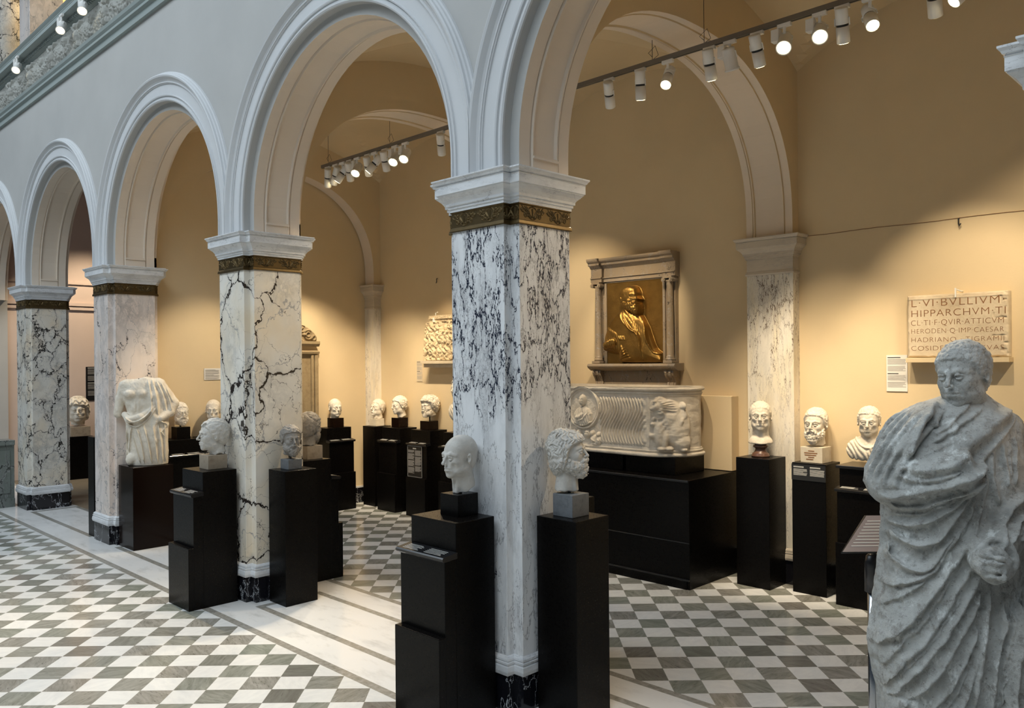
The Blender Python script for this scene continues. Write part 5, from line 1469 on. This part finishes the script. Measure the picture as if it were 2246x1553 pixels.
# ------------------------------------------------------------------ doorway shaped relief on the end wall
def aedicula():
    root = empty('stone_doorway_relief', (-10.998, 6.42, 1.20), PI / 2, 'brown stone funerary doorway relief with scrolled pediment on the end wall', 'relief')
    w = .72
    MB().box(-w / 2, w / 2, -.08, 0, 0, 1.18).build('slab', M['brown_relief'], root)
    for a, b in ((-w / 2, -w / 2 + .06), (w / 2 - .06, w / 2), (-w / 2 + .08, -w / 2 + .12), (w / 2 - .12, w / 2 - .08)): MB().box(a, b, -.115, -.08, 0, 1.16).build('jamb', M['brown_relief'], root, bevel=.005)
    MB().prism([(0, 1.18), (-.13, 1.18), (-.14, 1.21), (-.10, 1.23), (0, 1.23)], -w / 2 - .01, w / 2 + .01).build('lintel', M['brown_relief'], root)
    MB().prism([(0, 1.29), (-.12, 1.29), (-.15, 1.33), (-.15, 1.37), (0, 1.37)], -w / 2 - .01, w / 2 + .01).build('cornice', M['brown_relief'], root)
    MB().box(-w / 2, w / 2, -.05, 0, 1.23, 1.29).build('shelf_board', M['cream'], root)
    def fn(U, W):
        H = np.full_like(U, .01); c = w / 2
        for s in (-1, 1):
            for (dx, z, r) in ((.20, .10, .07), (.20, .10, .035), (.10, .19, .05), (.29, .05, .035)):
                H += .03 * np.exp(-((np.hypot(U - c - s * dx, W - z) - r) / .012) ** 2)
        a = np.arctan2(U - c, W - .10); r = np.hypot(U - c, W - .10)
        H += .03 * np.clip(np.cos(a * 8), 0, 1) * (r < .16)
        return H
    relief('pediment', w, .30, 110, 60, fn, M['brown_relief'], root, .06, (-w / 2, -.07, 1.37), mask=lambda U, W: poly2(U, W, [(0, 0), (w, 0), (w, .06), (w * .93, .13), (w * .80, .20), (w * .68, .235), (w * .5, .30), (w * .32, .235), (w * .2, .20), (w * .07, .13), (0, .06)]))
aedicula()

# ------------------------------------------------------------------ information stand beside the statue
wx, wy = camw(1.737, 3.95)
root = empty('info_stand', (wx, wy, 0), R_(45) - TH, 'slanted transparent reading panel on a black and steel post left of the toga statue', 'stand')
MB().lathe([(.16, 0), (.16, .012), (.05, .02), (.034, .03)], 32).build('foot', M['dark_metal'], root, smooth=False)
MB().tube([(0, 0, .02), (0, 0, 1.14)], .030, 20).build('post', M['steel'], root, smooth=True)
MB().tube([(0, 0, 1.12), (0, 0, 1.255), (0, 0, 1.29), (0, 0, 1.305)], [.042, .042, .036, .020], 20).build('post_cap', M['dark_metal'], root, smooth=True)
MB().box(-.006, .006, -.012, .012, 1.29, 1.39).build('bracket', M['dark_metal'], root)
XL, XR, YA, YC, ZA, ZC, SH = -.211, .13, -.14, .13, 1.338, 1.455, .228
mb = MB(); mb.add([(XL, YA, ZA), (XR, YA, ZA), (XR, YC, ZC), (XL + SH, YC, ZC), (XL, YA, ZA + .007), (XR, YA, ZA + .007), (XR, YC, ZC + .007), (XL + SH, YC, ZC + .007)], [(3, 2, 1, 0), (4, 5, 6, 7), (0, 1, 5, 4), (1, 2, 6, 5), (2, 3, 7, 6), (3, 0, 4, 7)])
pn = mb.build('reading_panel', M['glass'], root)
MB().tube([(XR, YA, ZA + .004), (XL, YA, ZA + .004), (XL + SH, YC, ZC + .004)], .005, 6).build('panel_edge', M['dark_metal'], pn)
mb = MB()
for k in range(9):
    f_ = .14 + k * .085; y = YA + (YC - YA) * f_; z = ZA + .0085 + (ZC - ZA) * f_; mb.add([(XL + SH * f_ + .03, y, z), (XR - .02, y, z), (XR - .02, y + .004, z + .0026), (XL + SH * f_ + .03, y + .004, z + .0026)], [(0, 1, 2, 3)])
mb.build('panel_text', M['greylabel'], pn)

# ------------------------------------------------------------------ carved frieze over the arches
def frieze():
    x0, x1 = -19.0, -6.4; hgt = .405; sc = 130
    def fn(U, W):
        p3 = np.stack([U.ravel(), W.ravel(), 0 * U.ravel()], 1)
        v = W / hgt; ph = (U / 1.05) % 1.0; t = np.abs(ph - .5) * 2            # garland swags between figures
        n, _ = worley(p3, .036, 3); n = n.reshape(U.shape); n3, _ = worley(p3 * [1, .35, 1], .024, 7); n3 = n3.reshape(U.shape)
        sag = .30 + .42 * t ** 1.6
        sw = np.exp(-((v - sag) / .20) ** 2)
        H = sw * (.030 + .040 * (1 - n)) + (v < sag - .1) * .022 * (1 - n3) + .02 * (1 - n3)
        for c in (0.0, 1.0):
            dx = (ph - c) * 1.05
            H = np.maximum(H, .11 * ell2(dx, v, (0, .76), (.055, .13))); H = np.maximum(H, .10 * ell2(dx, v, (0, .45), (.075, .26)))
            for s in (-1, 1):
                H = np.maximum(H, .08 * stroke(dx, v * .4, [(s * .05, .24), (s * .13, .30), (s * .17, .36)], .024)); H = np.maximum(H, .08 * stroke(dx, v * .4, [(s * .03, .12), (s * .06, .02)], .028))
        H = np.maximum(H, .09 * ell2(ph * 1.05, v, (.525, .62), (.075, .20)) * (.7 + .4 * (1 - n)))
        H += (vnoise(p3, .02, 6) - .5).reshape(U.shape) * .014
        return np.clip(H, 0, .10) * .85 * np.clip(np.minimum(v, 1 - v) / .04, 0, 1)
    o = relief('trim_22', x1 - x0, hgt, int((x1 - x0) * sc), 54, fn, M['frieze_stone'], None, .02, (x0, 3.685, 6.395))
    tag(o, 'carved plaster frieze of garlands and winged children', kind='structure')
frieze()
mb = MB()
for k in range(230):
    x = -20 + k * .06; mb.box(x, x + .034, 3.615, 3.65, 6.832, 6.874)
tag(mb.build('trim_23', M['cornice']), 'row of small dentils under the cornice', kind='structure')
# upper gallery seen over the cornice at the top left
tag(MB().box(-24, 8, 3.53, 9, 6.955, 7.0).build('trim_24', M['cornice']), 'upper gallery floor edge', kind='structure')
tag(MB().box(-26, 4, 7.5, 7.7, 7.0, 11).build('wall_upper', M['cream']), 'warm lit wall of the upper gallery', kind='structure')
tag(MB().box(-26, 4, 3.6, 7.7, 10.6, 10.8).build('ceiling', M['cream']), 'upper gallery ceiling', kind='structure')
tag(MB().box(-18.6, -18.4, 3.9, 7.6, 7.0, 10.7).build('wall_upper_end', M['cream']), 'warm end wall of the upper gallery', kind='structure')
root = empty('upper_pier', (-15.16, 4.20, 7.0), 0, 'square marble pier of the upper gallery at the top left corner', 'pillar')
MB().box(-.31, .31, -.27, .27, 0, .12).build('pier_base', M['marble_cap'], root, bevel=.01)
MB().box(-.28, .28, -.25, .25, .12, 3.6).build('pier_shaft', M['marble3'], root, bevel=.004)
root = empty('upper_column', (-16.80, 4.15, 7.0), 0, 'round veined marble column of the upper gallery at the far top left', 'pillar')
MB().lathe([(.30, 0), (.30, .05), (.27, .07), (.28, .10), (.25, .13)], 28).build('column_base', M['marble_cap'], root)
MB().lathe([(.25, .13), (.25, 2.0), (.23, 3.6)], 28).build('column_shaft', M['marble4'], root, smooth=True)
root = empty('light_grille', (-18.395, 4.75, 8.30), PI / 2, 'row of bright lit slats on the upper gallery wall at the top left', 'light')
for k in range(5): MB().box(-.42, .42, -.03, 0, k * .13, k * .13 + .05).build('slat', M['slit_light'], root)

# ------------------------------------------------------------------ far room and parapet at the left
wallbox('wall_far', -18.3, -18.1, 3.2, 11, 0, 7, M['far_paint'], 'pinkish wall of the far left room')
wallbox('trim_40', -18.1, -18.06, 3.2, 11, 3.36, 3.42, M['far_paint'], 'moulding on the far wall'); wallbox('trim_41', -18.1, -18.04, 3.2, 11, 3.44, 3.50, M['far_paint'], 'moulding on the far wall')
wallbox('trim_42', -18.1, -18.07, 3.2, 11, 3.88, 3.93, M['far_paint'], 'moulding on the far wall')
wallbox('trim_43', -18.1, -17.98, 4.05, 4.35, 0, 6.9, M['court_paint'], 'white pilaster strip on the far wall')
wallbox('wall_far_back', -18.3, -11.15, 10.9, 11.1, 0, 7, M['far_paint'], 'back wall of the far left room')
wallbox('ceiling', -18.3, -11.15, 4.31, 11.1, 6.3, 6.4, M['far_paint'], 'ceiling of the far left room')
wallbox('wall_far_side', -11.30, -11.16, 4.36, 11, 0, 6.3, M['far_paint'], 'side wall of the far left room')
wallbox('wall_stub', -15.28, -14.92, 4.42, 4.50, 0, 6.3, M['far_paint'], 'narrow wall end behind the farthest pier'); wallbox('trim_44', -15.30, -14.90, 4.41, 4.51, 0, .237, M['marble_black'], 'black marble foot of the narrow wall end')
root = empty('stone_parapet', (-14.93, 3.66, 0), 0, 'low green grey marble parapet wall at the left edge beside the farthest pier', 'parapet')
MB().box(-.17, .15, -2.2, 0, 0, .14).build('parapet_base', M['dado'] if 'dado' in M else M.setdefault('dado', veined('green_grey_parapet_marble', (.17, .19, .17), (.05, .055, .05), 3.0, (1, 1, .6), (R_(20), 0, 0), .04, (.4, .6), 2, .4, rough=.25, seed=6)), root, bevel=.006)
MB().box(-.14, .12, -2.2, 0, .14, .98).build('parapet_wall', M['dado'], root)
for k in range(5): MB().box(.12, .135, -2.15 + k * .43, -1.78 + k * .43, .22, .90).build('parapet_panel', M['marble_frame'] if k % 2 else M['dado'], root, bevel=.004)
MB().box(-.19, .17, -2.2, 0, .98, 1.06).build('parapet_cap', M['dado'], root, bevel=.01)
# ------------------------------------------------------------------ track and spotlights
WARM = (1.0, .815, .565)
def track(xa, xb, y, z, label):
    root = empty('light_track', ((xa + xb) / 2, y, z), 0, label, 'track'); L = (xb - xa) / 2
    MB().box(-L, L, -.018, .018, -.018, .022).build('rail', M['grey_metal'], root)
    MB().box(-L, L, -.006, .006, -.0195, -.018).build('slot', M['dark_metal'], root)
    return root
tr = track(-9.50, 2.4, 6.0, 4.86, 'long grey ceiling light track hung on wires along the sculpture gallery')
for x in (-9.35, -8.0, -6.2, -4.18, -3.66, -2.0, -.4, 1.6):
    X = x - tr.location.x
    MB().tube([(X, 0, .02), (X, 0, .5)], .0025, 6).tube([(X - .01, 0, .02), (X + .05, .02, .06), (X + .03, 0, .14), (X - .05, .01, .10), (X, 0, .05)], .0025, 6).build('hanging_wire', M['dark_metal'], tr)
def lamp(x, y, z, target, label, power, kind=0, spot=48, blend=.7, drop=.10, col=WARM, rad=.035, on=True, group='white spotlights on the gallery track'):
    """white track lamp; local -Z of the can points at the target"""
    root = empty('track_spotlight', (x, y, z), 0, label, 'spotlight', group)
    MB().box(-.055, .055, -.016, .016, -.030, 0).build('track_adapter', M['white_metal'], root, bevel=.003)
    MB().tube([(0, 0, -.030), (0, 0, -drop + .02)], .012, 10).build('stem', M['white_metal'], root)
    c = Vector((x, y, z - drop - .05)); d = (Vector(target) - c).normalized()
    q = Vector((0, 0, -1)).rotation_difference(d)
    Mx = q.to_matrix()
    def tr_(pts): return [tuple(Mx @ Vector(p) + Vector((0, 0, -drop - .05))) for p in pts]
    r = .046 if kind == 0 else .054
    prof = ([(r * .9, .125), (r, .118), (r, .012)], [(r * .93, .012), (r * .93, -.004)], [(r * 1.03, -.004), (r * 1.03, -.120), (r * .97, -.124), (r * .90, -.112)]) if kind == 0 else ([(r * .6, .09), (r * .95, .085), (r, .07), (r, -.075), (r * 1.12, -.080), (r * 1.12, -.092), (r * .95, -.085)],)
    for i, pf_ in enumerate(prof):
        m = MB().lathe(pf_, 20); m.v = tr_(m.v); m.build(('can', 'dark_ring', 'snoot')[i], M['dark_metal'] if i == 1 else M['white_metal'], root, smooth=True)
    le = MB().lathe([(r * .88, -(.120 if kind == 0 else .080)), (r * .80, -(.1265 if kind == 0 else .0935))], 20); le.v = tr_(le.v); le.build('lens', M['lamp_on'], root)
    yk = MB().tube(tr_([(-r - .008, 0, .0), (-r - .008, 0, .05)]) + [(0, 0, -drop + .03)] + tr_([(r + .008, 0, .05), (r + .008, 0, 0)]), .005, 6); yk.build('yoke', M['white_metal'], root)
    if kind == 1:
        MB().box(-.10, -.035, -.03, .03, -.13, -.035).build('gear_box', M['white_metal'], root, bevel=.004)
    l = bpy.data.lights.new('spot', 'SPOT'); l.energy = power; l.color = col; l.spot_size = R_(spot); l.spot_blend = blend; l.shadow_soft_size = rad
    o = bpy.data.objects.new('lamp_light', l); COL.objects.link(o); o.parent = root
    o.location = Mx @ Vector((0, 0, -.15)) + Vector((0, 0, -drop - .05)); o.rotation_mode = 'QUATERNION'; o.rotation_quaternion = q
    return root
TZ = 4.842
PWR = 3.05
LAMPS = [
    # x, target, power, kind, spot, label
    (-4.66, (-5.7, 7.75, 2.6), 95, 0, 34, 'leftmost white spotlight on the right stretch of track, above the framed relief'),
    (-4.31, (-4.9, 6.95, 1.6), 75, 0, 44, 'second white spotlight from the left on the right stretch of track'),
    (-4.02, (-3.2, 3.7, 1.9), 60, 0, 50, 'third white spotlight on the right stretch, glowing toward the viewer'),
    (-3.61, (-4.0, 7.55, 1.5), 80, 0, 38, 'white spotlight with dark ring hanging before the broad arch'),
    (-3.42, (-3.5, 7.65, 1.4), 70, 1, 40, 'white box spotlight just right of the arch crown hanging wire'),
    (-3.18, (-3.4, 7.8, 1.6), 70, 0, 42, 'white spotlight at the middle of the right stretch of track'),
    (-2.95, (-2.0, 3.3, 1.9), 70, 1, 46, 'brightly glowing round spotlight in the middle of the right stretch'),
    (-2.67, (-1.5, 3.4, 2.1), 55, 1, 60, 'brightly glowing round spotlight right of the middle, aimed at the viewer'),
    (-2.50, (-2.95, 7.65, 1.6), 80, 0, 40, 'white spotlight beside the two glowing ones near the top right'),
    (-2.30, (-1.1, 4.2, 2.2), 50, 0, 36, 'slanting white spotlight near the top right'),
    (-1.87, (-2.25, 7.8, 2.3), 75, 0, 50, 'white spotlight cut by the top edge of the photo'),
    (-1.67, (-3.6, 4.1, 2.0), 60, 0, 50, 'last white spotlight at the top edge toward the right corner'),
    (-9.36, (-10.95, 7.0, 1.7), 70, 0, 44, 'leftmost white spotlight on the left stretch of track'),
    (-9.18, (-10.98, 6.4, 2.2), 60, 0, 40, 'second white spotlight at the left end of the track'),
    (-9.02, (-10.8, 4.8, 1.7), 80, 0, 46, 'third spotlight, tilted, at the left end of the track'),
    (-8.86, (-10.6, 7.7, 1.6), 60, 0, 40, 'fourth spotlight with dark ring near the left end of the track'),
    (-8.69, (-7.2, 3.5, 1.4), 60, 1, 56, 'glowing round spotlight in the left cluster facing the viewer'),
    (-8.46, (-10.0, 7.7, 1.6), 60, 0, 40, 'spotlight with dark ring in the middle of the left cluster'),
    (-8.32, (-10.45, 4.2, 1.5), 42, 0, 34, 'spotlight beside the middle of the left cluster aimed at the torso'),
    (-8.10, (-9.3, 7.7, 1.7), 75, 0, 42, 'large spotlight right of the middle of the left cluster'),
    (-7.90, (-6.6, 3.5, 1.6), 60, 1, 40, 'tilted box spotlight in the right part of the left cluster'),
    (-7.70, (-6.0, 3.2, 1.2), 80, 1, 60, 'rightmost glowing spotlight of the left cluster'),
    (-7.05, (-8.6, 7.7, 1.8), 70, 0, 50, 'single spotlight left of the nearest pier capital'),
]
for i, (x, tg, pw, kd, sp, lab) in enumerate(LAMPS):
    lamp(x, 6.0, TZ, tg, lab, pw * PWR * (1.5 if x < -6.5 and pw > 45 else 1.0), kd, sp, group=None)
# further lamps of the same track that the piers hide
for i, (x, tg, pw, sp) in enumerate(((-6.3, (-6.6, 7.75, 2.0), 70, 70), (-5.4, (-7.1, 4.1, 2.0), 60, 50), (-.3, (-1.0, 7.8, 2.2), 90, 80), (1.0, (.8, 7.8, 1.8), 80, 80))):
    lamp(x, 6.0, TZ, tg, 'white spotlight on the gallery track hidden from view behind the arcade, %s' % ('first', 'second', 'third', 'fourth')[i], pw * PWR, 0, sp, group=None)
# three lamps on the court cornice
for i, (x, tg, lab) in enumerate(((-13.90, (-8.4, .2, .5), 'lowest white spotlight on the cornice at the left edge'), (-11.83, (-7.2, .6, .2), 'middle white spotlight on the cornice at the top left'), (-11.0, (-5.8, .9, .2), 'highest white spotlight on the cornice at the top left'))):
    lamp(x, 3.518, 6.884, tg, lab, 520, 1, 50, .6, group=None, drop=.12)
# lamp of the far left room and of the upper gallery
def hidden_lamp(loc, tg, pw, sp, label, col=WARM):
    return lamp(loc[0], loc[1], loc[2], tg, label, pw, 0, sp, group=None, drop=.06, col=col)
hidden_lamp((-16.0, 6.3, 6.3), (-18.0, 5.5, 1.8), 800, 60, 'spotlight on the ceiling of the far left room')
l = area('upper_gallery_light', (-15.5, 6.0, 10.4), 5, 260, (1.0, .72, .36), size_y=1.5)
